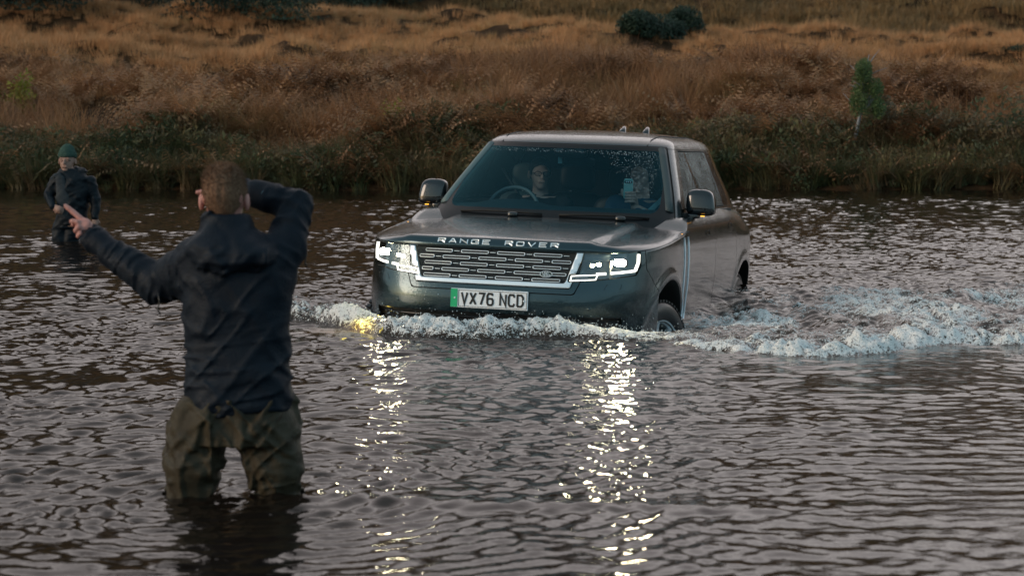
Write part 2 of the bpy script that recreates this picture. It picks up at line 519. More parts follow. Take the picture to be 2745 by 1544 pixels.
tuft = [proto("grass_tuft", *blades(60, 0.42, 0.26, 0.28, 0.010, s), M_grass) for s in (1, 2, 3)]
tuftf = [proto("far_tuft", *blades(46, 0.55, 0.5, 0.4, 0.022, s), M_grassfar) for s in (4, 5, 6)]
tallg = [proto("tall_grass", *blades(40, 1.0, 0.24, 0.62, 0.008, s, 4), M_rust) for s in (7, 8)]
rust = [proto("dead_fern", *fern(9, 0.85, s, 1.0), M_rust) for s in (9, 10, 12)]
green = [proto("green_fern", *fern(10, 0.75, s, 1.1), M_green) for s in (13, 14, 15)]
sedge = [proto("sedge", *blades(55, 0.62, 0.16, 0.55, 0.009, s, 4), M_green) for s in (16, 17)]
dwarf = [proto("leafy_weed", *leafy(240, 0.45, 0.5, 0.05, s), M_green) for s in (18, 19)]

def scatter(n, x0, x1, y0, y1, dens=None, seed=0, fan=True):
    r = np.random.default_rng(seed)
    y = r.uniform(y0, y1, n); w = (0.235 * y + 9.0) if fan else None
    x = r.uniform(-1, 1, n) * w if fan else r.uniform(x0, x1, n)
    if dens is not None:
        k = r.random(n) < dens(x, y); x, y = x[k], y[k]
    return np.stack([x, y, terrain(x, y) - 0.03], 1)

dB = lambda x, y: y - bank_line(x)
instancer("bracken", "dead rust-coloured bracken covering the slope above the river", scatter(14250, 0, 0, 39.3, 53, lambda x, y: sstep(.7, 2.5, dB(x, y)) * (0.42 + 1.3 * fbm(x * .35, y * .35, 0, 2, 51)), 1), rust, seed=1, smin_=.55, smax_=1.15)
instancer("tall_dead_grass", "tall leaning dead grass among the bracken", scatter(8400, 0, 0, 41.0, 52, lambda x, y: 0.4 + 1.1 * noise3(x * .3, y * .3, 0, 52), 2), tallg, seed=2, smin_=.5, smax_=1.05, tilt=.35)
instancer("green_undergrowth", "dark green ferns low on the bank at the water's edge", scatter(8400, 0, 0, 37.9, 46, lambda x, y: (1 - sstep(1.2, 4.0, dB(x, y) - 2.4 * fbm(x * .25, y * .25, 0, 2, 53))) * sstep(-.1, .2, dB(x, y)), 3), green + dwarf + rust[:2], seed=3, smin_=.45, smax_=1.1)
instancer("bankside_grass", "green tufts of sedge hanging over the water's edge", scatter(5100, 0, 0, 37.5, 41, lambda x, y: sstep(-.25, .1, dB(x, y)) * (1 - sstep(1.0, 2.2, dB(x, y))), 4), sedge, seed=4, smin_=.5, smax_=1.1, tilt=.4)
instancer("moor_grass", "orange-brown tussocky moor grass on the near field", scatter(44200, 0, 0, 46, 108, lambda x, y: 0.78 + 0.8 * fbm(x * .12, y * .34, 0, 3, 54), 5), tuft, seed=5, smin_=.4, smax_=1.0)
instancer("hill_grass", "brown grass on the far hillside", scatter(33800, 0, 0, 96, 215, lambda x, y: 0.6 + 0.9 * fbm(x * .06, y * .14, 0, 3, 55), 6), tuftf, seed=6, smin_=.6, smax_=1.5)

# ---- the river: real waves on one sheet
CAR_O = np.array([-0.162, 14.205]); CAR_YAW = -0.2611
def to_car(x, y):
    dx, dy = x - CAR_O[0], y - CAR_O[1]; c, s = math.cos(CAR_YAW), math.sin(CAR_YAW)
    return c * dx + s * dy, -s * dx + c * dy

WAVES = []
_r = random.Random(5)
for i in range(46):
    lam = 0.062 * (1.066 ** i) * _r.uniform(.9, 1.1)
    a = _r.gauss(0, 1.15) + math.pi / 2
    WAVES.append((2 * math.pi / lam * math.cos(a), 2 * math.pi / lam * math.sin(a), _r.uniform(0, 6.28), lam))
def waves(x, y):
    px = x + 0.30 * noise3(x * .9, y * .9, 0, 61) + .05 * noise3(x * 4, y * 4, 0, 65); py = y + 0.30 * noise3(x * .9, y * .9, 0, 62) + .05 * noise3(x * 4, y * 4, 0, 66)
    gust = np.clip(0.74 + 0.62 * fbm(x * .35 + 3, y * .20, 0, 4, 63), .22, 1.7)
    z = 0
    for kx, ky, ph, lam in WAVES:
        s = 0.050 if lam < 0.17 else (0.032 if lam < 0.30 else (0.013 if lam < .5 else 0.006))
        am = lam / (2 * math.pi) * s * (gust if lam < 1.3 else 1.0)
        z = z + am * np.sin(kx * px + ky * py + ph)
    return z

def crest_path():
    """the bow wave's crest in world coordinates, from the left tip to the far right edge"""
    D = [(735, 812), (800, 818), (880, 830), (960, 845), (1050, 852), (1150, 856), (1250, 858), (1350, 855), (1450, 853), (1550, 860), (1650, 862), (1750, 876), (1850, 889), (1950, 894), (2050, 897), (2150, 893), (2250, 885), (2330, 874), (2400, 868), (2480, 868), (2576, 870), (2700, 872)]
    P = []
    for u, w in D:
        b = (724.5 - w) / 5743; d = math.atan(459.5 / 5743)
        dy = math.cos(d) + b * math.sin(d); dz = -math.sin(d) + b * math.cos(d)
        s = -CAM_H / dz; P.append(((u - 1288) / 5743 * s, dy * s))
    return np.array(P)
CREST = crest_path()
def crest_y(x): return np.interp(x, CREST[:, 0], CREST[:, 1])
def foam_field(x, y):
    """height added by the churned water, and how much of it is white foam"""
    cy = crest_y(x) + 0.10 * fbm(x * 1.6, 0.0, 0, 3, 71)
    d = y - cy                                           # behind the front line
    cx, cyl = to_car(x, y)
    left = sstep(-2.35, -1.5, x); 
    wx, wy = x + .06 * noise3(x * 4, y * 4, 0, 77), y + .10 * noise3(x * 4, y * 3, 0, 78)
    bil = lambda sx, sy, sd: np.abs(noise3(wx * sx, wy * sy, 0, sd))
    t1 = 2.2 * (bil(5.5, 3.6, 72) * .6 + bil(11, 8, 79) * .3 + bil(23, 16, 80) * .15) - .42
    t2 = 2.4 * (bil(20, 12, 73) * .6 + bil(38, 22, 83) * .5) - .6; t3 = np.abs(fbm(x * 3.0, y * 2.2, 0, 3, 74))
    front = sstep(-0.02, 0.07, d) * left
    bow = front * np.exp(-np.clip(d - 0.25, 0, None) / 0.7) * (1 - sstep(0.9, 2.2, x) * 0.6)
    ridge = np.exp(-((d - .30) / .22) ** 2)
    well = np.exp(-((cx - 1.05) / .38) ** 2 - ((cyl - .95) / .75) ** 2); side = (1 - .78 * sstep(.25, .85, x) * (1 - .35 * sstep(1.6, 2.4, x))) * (1 - well); hgt = bow * side * (0.030 + .040 * ridge + 0.040 * t1 + 0.020 * t2) + front * 0.012 * t1
    wk = front * sstep(0.6, 1.3, x) * (1 - sstep(2.6, 5.6, d)) * (1 - sstep(3.4, 6.5, x) * 0.6)
    hgt = hgt + wk * (0.012 + 0.050 * fbm(wx * 2.3, wy * 1.5, 0, 2, 85) + 0.022 * t1 * (0.3 + t3) + .03 * fbm(x * 1.1, y * .8, 0, 2, 81) + .022 * t2 * sstep(-.2, .5, fbm(wx * 1.9, wy * 1.1, 0, 2, 75)))
    hgt = hgt * (1 - .85 * np.exp(-((x - 1.0) / .42) ** 4 - ((y - 14.75) / .85) ** 4)) - .115 * np.exp(-((x - 1.0) / .36) ** 2 - ((y - 14.85) / .62) ** 2) - .07 * np.exp(-((x - 1.45) / .30) ** 2 - ((y - 16.0) / .8) ** 2)
    foam = bow * (1 - .5 * sstep(.8, 1.6, x)) * (0.14 + 0.62 * t1 + 0.50 * t2 + .55 * noise3(x * 2.2, y * 1.5, 0, 84)) + wk * np.clip(1.0 * np.clip(fbm(wx * 1.9, wy * 1.1, 0, 4, 75) + 0.42 - 0.115 * d, 0, 1), 0, .52) * (0.65 + 0.8 * t2 + .5 * t1)
    line = np.exp(-((d - 0.09) / 0.10) ** 2) * left * sstep(1.0, 1.6, x) * (0.25 + 0.8 * t1 + .3 * t2)
    edge_ = wk * np.exp(-d / .8) * sstep(1.15, 1.7, x) * (1 - .6 * sstep(3.0, 4.4, x))
    foam = foam + line + edge_ * (.16 + .55 * t1 + .45 * t2 + .6 * noise3(wx * 1.8, wy * 1.6, 0, 88)); hgt = hgt + edge_ * (.018 + .045 * t1 + .016 * t2)
    return hgt, np.clip(foam, 0, 1)

def ring(x, y, cx, cy, a=0.012, lam=0.16, r0=0.2, fall=1.2):
    r = np.hypot((x - cx), (y - cy)); return a * np.sin(2 * np.pi * (r - r0) / lam) * np.exp(-np.clip(r - r0, 0, None) / fall) * sstep(0, r0, r)

def river_height(x, y):
    h, fo = foam_field(x, y)
    # smooth out the small ripples right in front of the pushed-up wave and near the wading man
    z = waves(x, y) * (1 - 0.55 * np.clip(fo, 0, 1))
    z = z + ring(x, y, -1.15, 8.2, .0045, .10) + ring(x, y, -.83, 8.2, .0045, .11) + ring(x, y, -4.63, 23.6, .01, .3)
    # a long swell crossing low in the picture
    yy = y - (8.02 - 0.10 * (x + 0.8)); z = z + 0.016 * np.exp(-(yy / 0.10) ** 2) * sstep(-1.2, -.5, x) * (1 - sstep(.3, 1.4, x))
    return z + h, fo

M_water = mat("river water", (0.008, 0.006, 0.0045), 0.025, 0.0, IOR=1.333)
t = NT(M_water)
geo = t.n("ShaderNodeNewGeometry"); at = t.n("ShaderNodeAttribute", attribute_name="foam")
n1 = t.noise(geo.outputs["Position"], 34.0, 4, .65); n2 = t.noise(geo.outputs["Position"], 110.0, 2, .6)
fm = t.math('ADD', at.outputs["Fac"], t.math('MULTIPLY', t.math('SUBTRACT', n1.outputs["Fac"], 0.5), 2.6))
fm = t.math('ADD', fm, t.math('MULTIPLY', t.math('SUBTRACT', n2.outputs["Fac"], 0.5), 2.6))
fm = t.math('MULTIPLY', t.maprange(fm, 0.42, 0.75, 0, 1), t.maprange(at.outputs["Fac"], 0.02, 0.12, 0, 1))
churn = t.maprange(at.outputs["Fac"], 0.0, 0.35, 0, 1)
mixc = t.n("ShaderNodeMix", data_type='RGBA'); mixc.inputs["A"].default_value = (0.010, 0.0065, 0.0045, 1); mixc.inputs["B"].default_value = (0.038, 0.024, 0.015, 1)
t.l(churn, mixc.inputs["Factor"])
mixf = t.n("ShaderNodeMix", data_type='RGBA'); mixf.inputs["B"].default_value = (0.80, 0.79, 0.77, 1)
t.l(mixc.outputs["Result"], mixf.inputs["A"]); t.l(fm, mixf.inputs["Factor"])
t.l(mixf.outputs["Result"], t.b.inputs["Base Color"])
t.l(t.maprange(fm, 0, 1, 0.025, 0.55), t.b.inputs["Roughness"])
# ripples too fine for the mesh
mp = t.n("ShaderNodeMapping"); mp.inputs["Scale"].default_value = (1.0, 1.5, 1.0); t.l(geo.outputs["Position"], mp.inputs[0])
r1 = t.noise(mp.outputs[0], 24.0, 3, .6, .4); r2 = t.noise(geo.outputs["Position"], 60.0, 3, .6)
b1 = t.bump(r1.outputs["Fac"], 1.0, 0.0012)
b2 = t.n("ShaderNodeBump"); b2.inputs["Distance"].default_value = 0.02
t.l(t.math('MULTIPLY', fm, 0.9), b2.inputs["Strength"]); t.l(r2.outputs["Fac"], b2.inputs["Height"]); t.l(b1, b2.inputs["Normal"]); t.l(b2.outputs[0], t.b.inputs["Normal"])

def seg(*a):
    out = []
    for i in range(len(a) - 1):
        (p, st), (q, _) = a[i], a[i + 1]
        n = max(1, int(round((q - p) / st))); out.append(np.linspace(p, q, n, endpoint=False))
    return np.concatenate(out + [[a[-1][0]]])
xs = seg((-420, 40), (-60, 4), (-12, .25), (-8, .06), (-5, .026), (-2.6, .017), (5.0, .03), (6.4, .06), (9, .25), (12, 4), (60, 40), (420, 1))
ys = seg((-60, 10), (-10, .6), (5, .15), (6.0, .021), (12.0, .022), (19.5, .035), (26, .06), (34, .10), (41.5, .4), (44, 1))
X, Y = np.meshgrid(xs, ys)
Zr, Fo = river_height(X, Y)
fade = sstep(12, 8, np.abs(X)) * 1.0
Zr = Zr * np.where(np.abs(X) > 12, 0.0, 1.0) * np.where((Y < 3), 0.0, 1.0)
river = obj("river", np.stack([X, Y, Zr], -1).reshape(-1, 3), grid_faces(len(ys), len(xs)), M_water)
tag(river, "dark rippled river with a churned white bow wave around the car", kind="structure")
fa = river.data.attributes.new("foam", 'FLOAT', 'POINT'); fa.data.foreach_set("value", (Fo * np.where(np.abs(X) > 12, 0, 1)).astype(np.float32).ravel())
print("river quads", len(river.data.polygons))

# ---- spray thrown up along the bow wave
_r = np.random.default_rng(8); SV, SF = [], []
octv = np.array([(1, 0, 0), (-1, 0, 0), (0, 1, 0), (0, -1, 0), (0, 0, 1), (0, 0, -1)], float); octf = [(0, 2, 4), (2, 1, 4), (1, 3, 4), (3, 0, 4), (2, 0, 5), (1, 2, 5), (3, 1, 5), (0, 3, 5)]
px_ = _r.uniform(-1.9, 4.6, 9000); py_ = crest_y(px_) + np.abs(_r.normal(.05, .30, 9000)); hz, fo = river_height(px_, py_)
up = np.abs(_r.normal(0, 1, 9000)) ** 2.0 * .013
for i in range(9000):
    if fo[i] < .3 or i % 2 or (px_[i] > 1.0 and _r.random() < .55): continue
    s_ = _r.uniform(.0014, .0034) * (1.5 if _r.random() < .08 else 1); p = np.array([px_[i], py_[i], hz[i] + up[i]]); b = len(SV)
    SV += list(p + octv * s_ * np.array([1, 1, _r.uniform(.8, 1.6)])); SF += [tuple(b + k for k in q) for q in octf]
M_spray = mat("spray", (0.62, 0.70, 0.74), 0.12)
sprayo = obj("spray", SV, SF, M_spray); tag(sprayo, "white droplets thrown up along the bow wave", kind="stuff")

# ---- single plants that stand out
PT = math.atan(459.5 / 5743)
def at_px(u, v, Y):
    a, b = (u - 1288) / 5743, (724.5 - v) / 5743
    dy = math.cos(PT) + b * math.sin(PT); dz = -math.sin(PT) + b * math.cos(PT)
    return np.array([a * Y / dy, Y, CAM_H + dz * Y / dy])
def on_ground(u, Y): x = at_px(u, 300, Y)[0]; return (float(x), float(Y), float(terrain(np.array(x), np.array(float(Y)))))
def limb_tree(name, loc, h, crown_h, crown_r, nleaf, leaf, m_leaf, m_bark, seed, label, group=None, lean=0.0, lobes=9):
    root = empty(name, loc); tag(root, label, "tree", group); r = random.Random(seed)
    top = Vector((lean * h, 0, h)); mid = Vector((lean * h * .35 + .03, 0, h * .5)); base = Vector((0, 0, -.3))
    pts = [base, Vector((.01, 0, h * .2)), mid, Vector((lean * h * .7, .02, h * .8)), top]
    parts_ = [tube(pts, [h * .020 + .006, h * .018, h * .014, h * .009, h * .003], 7)]; tips = []
    for k in range(14):
        t_ = r.uniform(.35, .95); p = pts[2].lerp(top, max(0, (t_ - .5) * 2)) if t_ > .5 else pts[1].lerp(pts[2], t_ * 2 - .2)
        a = r.uniform(0, 6.28); q = p + Vector((math.cos(a) * crown_r * r.uniform(.5, 1), math.sin(a) * crown_r * r.uniform(.5, 1), crown_h * r.uniform(.1, .35)))
        parts_.append(tube([p, p.lerp(q, .5) + Vector((0, 0, .02)), q], [h * .006, h * .004, h * .0015], 5)); tips.append(q)
    tr = obj("trunk", *merge(parts_), m_bark, root)
    V, F = [], []; cz = h - crown_h * .45
    cs = [(lean * h * .8 + r.uniform(-.5, .5) * crown_r, r.uniform(-.5, .5) * crown_r, cz + r.uniform(-.5, .5) * crown_h * .8, r.uniform(.3, .55)) for _ in range(lobes)]
    for i in range(nleaf):
        c = cs[r.randrange(lobes)]; d = Vector((r.gauss(0, 1), r.gauss(0, 1), r.gauss(0, 1))).normalized() * r.random() ** .4
        p = Vector((c[0] + d.x * crown_r * c[3], c[1] + d.y * crown_r * c[3], c[2] + d.z * crown_h * .5 * c[3]))
        a = Vector((r.gauss(0, 1), r.gauss(0, 1), r.gauss(0, 1))).normalized(); b_ = a.orthogonal().normalized(); s = leaf * r.uniform(.5, 1.3); k = len(V)
        V += [tuple(p - a * s), tuple(p + b_ * s * .45), tuple(p + a * s), tuple(p - b_ * s * .45)]; F.append((k, k + 1, k + 2, k + 3))
    obj("crown", V, F, m_leaf, root, False)
    return root
M_birchbark = mat("pale birch bark", (0.24, 0.25, 0.27), .8); M_bark = mat("dark bark", (0.03, 0.025, 0.02), .9)
g = on_ground(2152, 39.3); h_ = float(at_px(2190, 138, 39.3)[2] - g[2])
limb_tree("birch_tree", g, h_, 1.10, .40, 6500, .024, M_birch, M_birchbark, 8, "slender young birch with a pale bare stem and green crown among the bracken", lean=.13)
def ground_hit(u, v, y0=40.0):
    """the first ground seen at a measured picture point"""
    for Y in np.arange(y0, 230, .5):
        p = at_px(u, v, Y)
        if float(terrain(np.array(p[0]), np.array(Y))) >= p[2]: return Y
    return 200.0
def bush(u, v, wpx, hpx, n, leaf, m, seed, name, label, cat="bush", group=None, lobes=10, y0=40.0):
    Y = ground_hit(u, v, y0); k = Y / 5743; V, F = leafy(n, wpx * k * .56, hpx * k * 1.0, leaf, seed, lobes)
    o = obj(name, V, F, m, None, False); gx = on_ground(u, Y); o.location = (gx[0], gx[1], gx[2] - .12 * hpx * k); tag(o, label, cat, group); return o
B_ = bush
for i, (u, v, wp, hp, lab) in enumerate(((90, 22, 420, 120, "dark shrub at the hill's edge, leftmost of the row along the top"), (360, 30, 400, 120, "dark shrub above the field, second from the left along the top"), (620, 44, 380, 120, "dark low shrub reaching furthest down the field in the top row"), (840, 28, 330, 110, "dark shrub above the field, fourth from the left along the top"), (985, 16, 220, 90, "small dark shrub at the right-hand end of the top row"))):
    Y = ground_hit(u, v, 60); k = Y / 5743; V, F = leafy(7000, wp * k * .52, hp * k, .075, 20 + i, 14)
    o = obj("dark_shrub", V, F, M_dark, None, False); gx = on_ground(u, Y); o.location = (gx[0], gx[1], gx[2] - .12 * hp * k); tag(o, lab, "shrub", "dark shrubs along the top of the field")
B_(1645, 90, 165, 60, 9000, .06, M_dark, 31, "gorse_bush", "large round dark green gorse bush alone on the far hillside", lobes=9, y0=60)
B_(1728, 98, 105, 58, 5000, .06, M_dark, 36, "gorse_bush", "smaller gorse bush pressed against the right side of the large one", lobes=6, y0=60)
B_(1850, 168, 170, 26, 3000, .045, M_dark, 32, "heather_clump", "long low dark heather clump right of centre on the near field", "heather", y0=47)
B_(1640, 178, 90, 18, 1500, .045, M_dark, 33, "heather_clump", "small flat heather clump below the gorse bush", "heather", y0=47)
B_(2040, 172, 100, 20, 1500, .045, M_dark, 34, "heather_clump", "flat heather clump above and left of the birch", "heather", y0=47)
B_(2560, 160, 100, 18, 1200, .045, M_dark, 35, "heather_clump", "small heather clump at the right edge of the near field", "heather", y0=47)
bush(48, 300, 100, 120, 900, .05, M_yellow, 41, "yellowing_shrub", "yellow-green shrub at the left edge of the bracken slope", "shrub")
bush(1165, 262, 70, 50, 200, .04, M_yellow, 42, "yellowing_shrub", "small bright yellow sprig at the top of the bracken slope", "shrub", lobes=4)
bush(995, 440, 60, 120, 240, .04, M_yellow, 43, "yellowing_shrub", "yellow-green fern left of the car above the water", "shrub", lobes=4)
bush(2230, 440, 150, 130, 1400, .05, M_green, 44, "leafy_shrub", "green leafy shrub at the foot of the birch", "shrub")
bush(2520, 440, 200, 150, 1600, .055, M_green, 45, "leafy_shrub", "broad green shrub low on the bank at the right edge", "shrub")
# ------------------------------------------------------------------ the car (local axes: x to the picture's right, y to the car's rear, z up)
def _R(a, b, c): return Matrix.Rotation(a, 3, 'Z') @ Matrix.Rotation(b, 3, 'X') @ Matrix.Rotation(c, 3, 'Y')
CAR_M = Matrix.Translation((-0.162, 14.205, -0.471)) @ _R(-0.26109, -0.0241, 0.03067).to_4x4()
car = empty("offroad_car")
car.matrix_world = CAR_M
tag(car, "wet dark green luxury off-road car with lit headlights wading through the river", "car")

def droplets(t, scale=120.0, strength=0.6, wet=True):
    c = t.coords("Object")
    v1 = t.n("ShaderNodeTexVoronoi"); v1.inputs["Scale"].default_value = scale; t.l(c, v1.inputs["Vector"])
    v2 = t.n("ShaderNodeTexVoronoi"); v2.inputs["Scale"].default_value = scale * .43; t.l(c, v2.inputs["Vector"])
    nz = t.noise(c, 6.0, 3)
    th = t.maprange(nz.outputs["Fac"], .35, .65, .28, .50)
    a = t.math('MAXIMUM', t.math('SUBTRACT', th, v1.outputs["Distance"]), 0.0)
    b = t.math('MAXIMUM', t.math('SUBTRACT', t.math('MULTIPLY', th, .75), v2.outputs["Distance"]), 0.0)
    return t.math('ADD', t.math('POWER', a, 0.6), t.math('MULTIPLY', t.math('POWER', b, 0.6), 1.6))

M_paint = mat("wet dark green metallic paint", (0.028, 0.052, 0.060), 0.24, 0.85, Coat_Weight=0.8, Coat_Roughness=0.06)
t = NT(M_paint); h = droplets(t)
t.bump(h, 0.16, 0.004, to=[t.b.inputs["Normal"], t.b.inputs["Coat Normal"]])
M_chrome = mat("satin silver", (0.78, 0.86, 0.92), 0.36, 0.45)
M_gloss = mat("gloss black", (0.006, 0.007, 0.008), 0.10, 0.0, Coat_Weight=0.6)
t = NT(M_gloss); t.bump(droplets(t), 0.25, 0.003)
M_frit = mat("black glass border", (0.004, 0.005, 0.006), 0.28, 0.0, Specular_IOR_Level=0.25)
M_black = mat("matt black", (0.004, 0.004, 0.004), 0.7)
M_under = mat("black plastic", (0.010, 0.011, 0.012), 0.45)
M_mesh = mat("grille mesh", (0.020, 0.026, 0.030), 0.45, 0.5)
t = NT(M_mesh); c = t.coords("Object"); vv = t.n("ShaderNodeTexVoronoi"); vv.inputs["Scale"].default_value = 160; t.l(c, vv.inputs["Vector"]); t.bump(vv.outputs["Distance"], 0.8, 0.006)
M_rubber = mat("wet tyre rubber", (0.010, 0.010, 0.011), 0.35)
M_alloy = mat("alloy", (0.66, 0.72, 0.76), 0.35, 0.5)

def glass_mat(name, tint, gl=0.06, base=None, refl=(0.8, 0.95, 1.0), spec_floor=0.06, drops=True, film=0.0, filmc=(0.2, 0.35, 0.4)):
    m = bpy.data.materials.new(name); m.use_nodes = True; nt = m.node_tree; nt.nodes.clear()
    T = NT.__new__(NT); T.t = nt; T.out = T.n("ShaderNodeOutputMaterial")
    tr = T.n("ShaderNodeBsdfTransparent"); tr.inputs[0].default_value = (*tint, 1)
    g = T.n("ShaderNodeBsdfGlossy"); g.inputs["Roughness"].default_value = gl; g.inputs["Color"].default_value = (*refl, 1)
    fr = T.n("ShaderNodeFresnel"); fr.inputs["IOR"].default_value = 1.5
    f2 = T.maprange(fr.outputs[0], 0, 1, spec_floor, 1.0)
    if drops:
        hh = droplets(T, 150.0)
        b = T.n("ShaderNodeBump"); b.inputs["Strength"].default_value = 0.25; b.inputs["Distance"].default_value = 0.003
        T.l(hh, b.inputs["Height"]); T.l(b.outputs[0], g.inputs["Normal"])
    mx = T.n("ShaderNodeMixShader"); T.l(f2, mx.inputs[0]); T.l(tr.outputs[0], mx.inputs[1]); T.l(g.outputs[0], mx.inputs[2])
    last = mx
    if film > 0:
        d = T.n("ShaderNodeBsdfDiffuse"); d.inputs[0].default_value = (*filmc, 1)
        m2 = T.n("ShaderNodeMixShader"); m2.inputs[0].default_value = film
        T.l(mx.outputs[0], m2.inputs[1]); T.l(d.outputs[0], m2.inputs[2]); last = m2
    T.l(last.outputs[0], T.out.inputs["Surface"])
    return m
M_glass = glass_mat("tinted windscreen", (0.82, 0.95, 0.98), 0.03, refl=(.16, .46, .56), spec_floor=0.0, drops=False, film=0.0)
M_sideglass = glass_mat("dark side glass", (0.34, 0.36, 0.36), 0.16, spec_floor=0.12, film=0.10, filmc=(0.10, 0.10, 0.10))
M_lens = glass_mat("lamp lens", (0.92, 0.95, 0.97), 0.05, spec_floor=0.08, drops=True)
def emis(name, col, st):
    m = bpy.data.materials.new(name); m.use_nodes = True; nt = m.node_tree; nt.nodes.clear()
    e = nt.nodes.new("ShaderNodeEmission"); e.inputs[0].default_value = (*col, 1); e.inputs[1].default_value = st
    o = nt.nodes.new("ShaderNodeOutputMaterial"); nt.links.new(e.outputs[0], o.inputs[0]); return m
M_beam = emis("dipped beam", (1.0, 0.84, 0.52), 420.0)
M_beam_l = emis("dipped beam, turned away", (1.0, 0.85, 0.54), 190.0)
M_beam2 = emis("inner beam", (1.0, 0.86, 0.56), 60.0)
M_drl = emis("running light", (1.0, 0.94, 0.82), 2.6)
M_amber = emis("amber indicator", (1.0, 0.45, 0.05), 2.5)

# ---- body surface
ZW = np.array([.20, .35, .45, .60, .75, .90, 1.0, 1.06, 1.10, 1.13, 1.165, 1.19, 1.205])
WW = np.array([.905, .94, .955, .968, .982, .985, .981, .973, .966, .955, .935, .905, .875])
ZF = np.array([.20, .35, .45, .55, .60, .66, .72, .80, .90, .98, 1.2])
YF = np.array([.20, .10, .05, .018, .004, .0, .008, .03, .052, .07, .10])
def smooth_interp(z, a, b):
    r = 0
    for o, w in ((-.02, .25), (0, .5), (.02, .25)): r = r + w * np.interp(z + o, a, b)
    return r
def Wz(z): return smooth_interp(z, ZW, WW)
def Fz(z): return smooth_interp(z, ZF, YF)
YC, YRC, YR, NF = 1.38, 3.75, 4.86, 4.0
def front_y(x, z):
    W = Wz(z); F = Fz(z)
    return F + (YC - F) * (1 - np.clip(1 - (np.abs(x) / W) ** NF, 0, 1) ** (1 / NF))
def flare(y, z):
    e = 0
    for cy, cz in ((.86, .30), (3.80, .31)):
        r = np.hypot(y - cy, z - cz); e = e + .012 * np.exp(-((r - .52) / .045) ** 2)
    return e
def side_x(y, z):
    W = Wz(z); F = Fz(z)
    x = W * np.ones_like(y * 1.0)
    q = np.clip((YC - y) / (YC - F), 0, 1); x = np.where(y < YC, W * (1 - q ** NF) ** (1 / NF), x)
    q = np.clip((y - YRC) / (YR - YRC), 0, 1); x = np.where(y > YRC, W * (1 - q ** 3.0) ** (1 / 3.0), x)
    x = x * (1 - .085 * sstep(.98, 1.20, z) * sstep(3.1, 4.5, y))
    return x + flare(y, z)
def ztop(x, y):
    a = 0.972 + (1.068 - .972) * np.clip((y - .1) / 1.2, 0, 1)
    return a + (1.168 - 1.068) * sstep(1.28, 1.62, y) + .035 * sstep(1.6, 2.5, y)

def outline_params(n_front=70, n_side=130, n_rear=30):
    """(kind, value) samples of the half outline, even in arc length"""
    th = np.linspace(0, math.pi / 2, 4000); x = .98 * np.sin(th) ** (2 / NF); y = YC * (1 - np.cos(th) ** (2 / NF))
    s = np.r_[0, np.cumsum(np.hypot(np.diff(x), np.diff(y)))]
    f = np.interp(np.linspace(0, s[-1], n_front), s, th)
    x = .98 * np.cos(th) ** (2 / 3.); y = (YR - YRC) * np.sin(th) ** (2 / 3.); s = np.r_[0, np.cumsum(np.hypot(np.diff(x), np.diff(y)))]
    r = np.interp(np.linspace(0, s[-1], n_rear), s, th)
    return f, np.linspace(YC, YRC, n_side)[1:-1], r
PF, PS, PR = outline_params(110, 110, 34)
def outline_at(z_of):
    """z_of(x,y)->z lets the top row follow a line"""
    xs_, ys_ = [], []
    x = .98 * np.sin(PF) ** (2 / NF); y = YC * (1 - np.cos(PF) ** (2 / NF))
    x = np.r_[x, .98 * np.ones(len(PS)), .98 * np.cos(PR) ** (2 / 3.)]; y = np.r_[y, PS, YRC + (YR - YRC) * np.sin(PR) ** (2 / 3.)]
    z = z_of(x, y); W = Wz(z); F = Fz(z)
    nf, ns = len(PF), len(PS)
    X = W.copy(); Y_ = y.copy()
    X[:nf] = W[:nf] * np.sin(PF) ** (2 / NF); Y_[:nf] = F[:nf] + (YC - F[:nf]) * (1 - np.cos(PF) ** (2 / NF))
    X[nf + ns:] = W[nf + ns:] * np.cos(PR) ** (2 / 3.)
    X = X * (1 - .085 * sstep(.98, 1.20, z) * sstep(3.1, 4.5, y))
    X = X + np.where(y > .35, flare(Y_, z), 0) * (y > .3)
    return np.stack([X, Y_, z], -1)
VB = np.r_[np.linspace(0, .72, 44), np.linspace(.73, 1, 24)]
def body_grid(off=0.0, z0=.30, inward=True):
    rows = []
    for v in VB:
        rows.append(outline_at(lambda x, y: z0 + (ztop(x, y) - z0) * v))
    G = np.array(rows)
    if inward:
        last = G[-1]; ctr = np.stack([np.zeros(len(last)), np.clip(last[:, 1], .6, 4.2), last[:, 2]], -1)
        for k, q in ((1, .05), (2, .12), (3, .3)):
            p = last + (ctr - last) * q; p[:, 2] = last[:, 2] + (.004 * k if k < 3 else .0) - .012 * (last[:, 1] < 1.3) * k
            G = np.concatenate([G, p[None]])
    # normals for offsetting
    full = np.concatenate([G[:, ::-1] * np.array([-1, 1, 1]), G[:, 1:]], 1)
    if off:
        du = np.gradient(full, axis=1); dv = np.gradient(full, axis=0); n = np.cross(du, dv); n /= np.linalg.norm(n, axis=-1, keepdims=True) + 1e-9
        full = full - n * off * np.sign((n[..., 1:2] * (full[..., 1:2] - 2.4) + n[..., 0:1] * full[..., 0:1]))
    return full
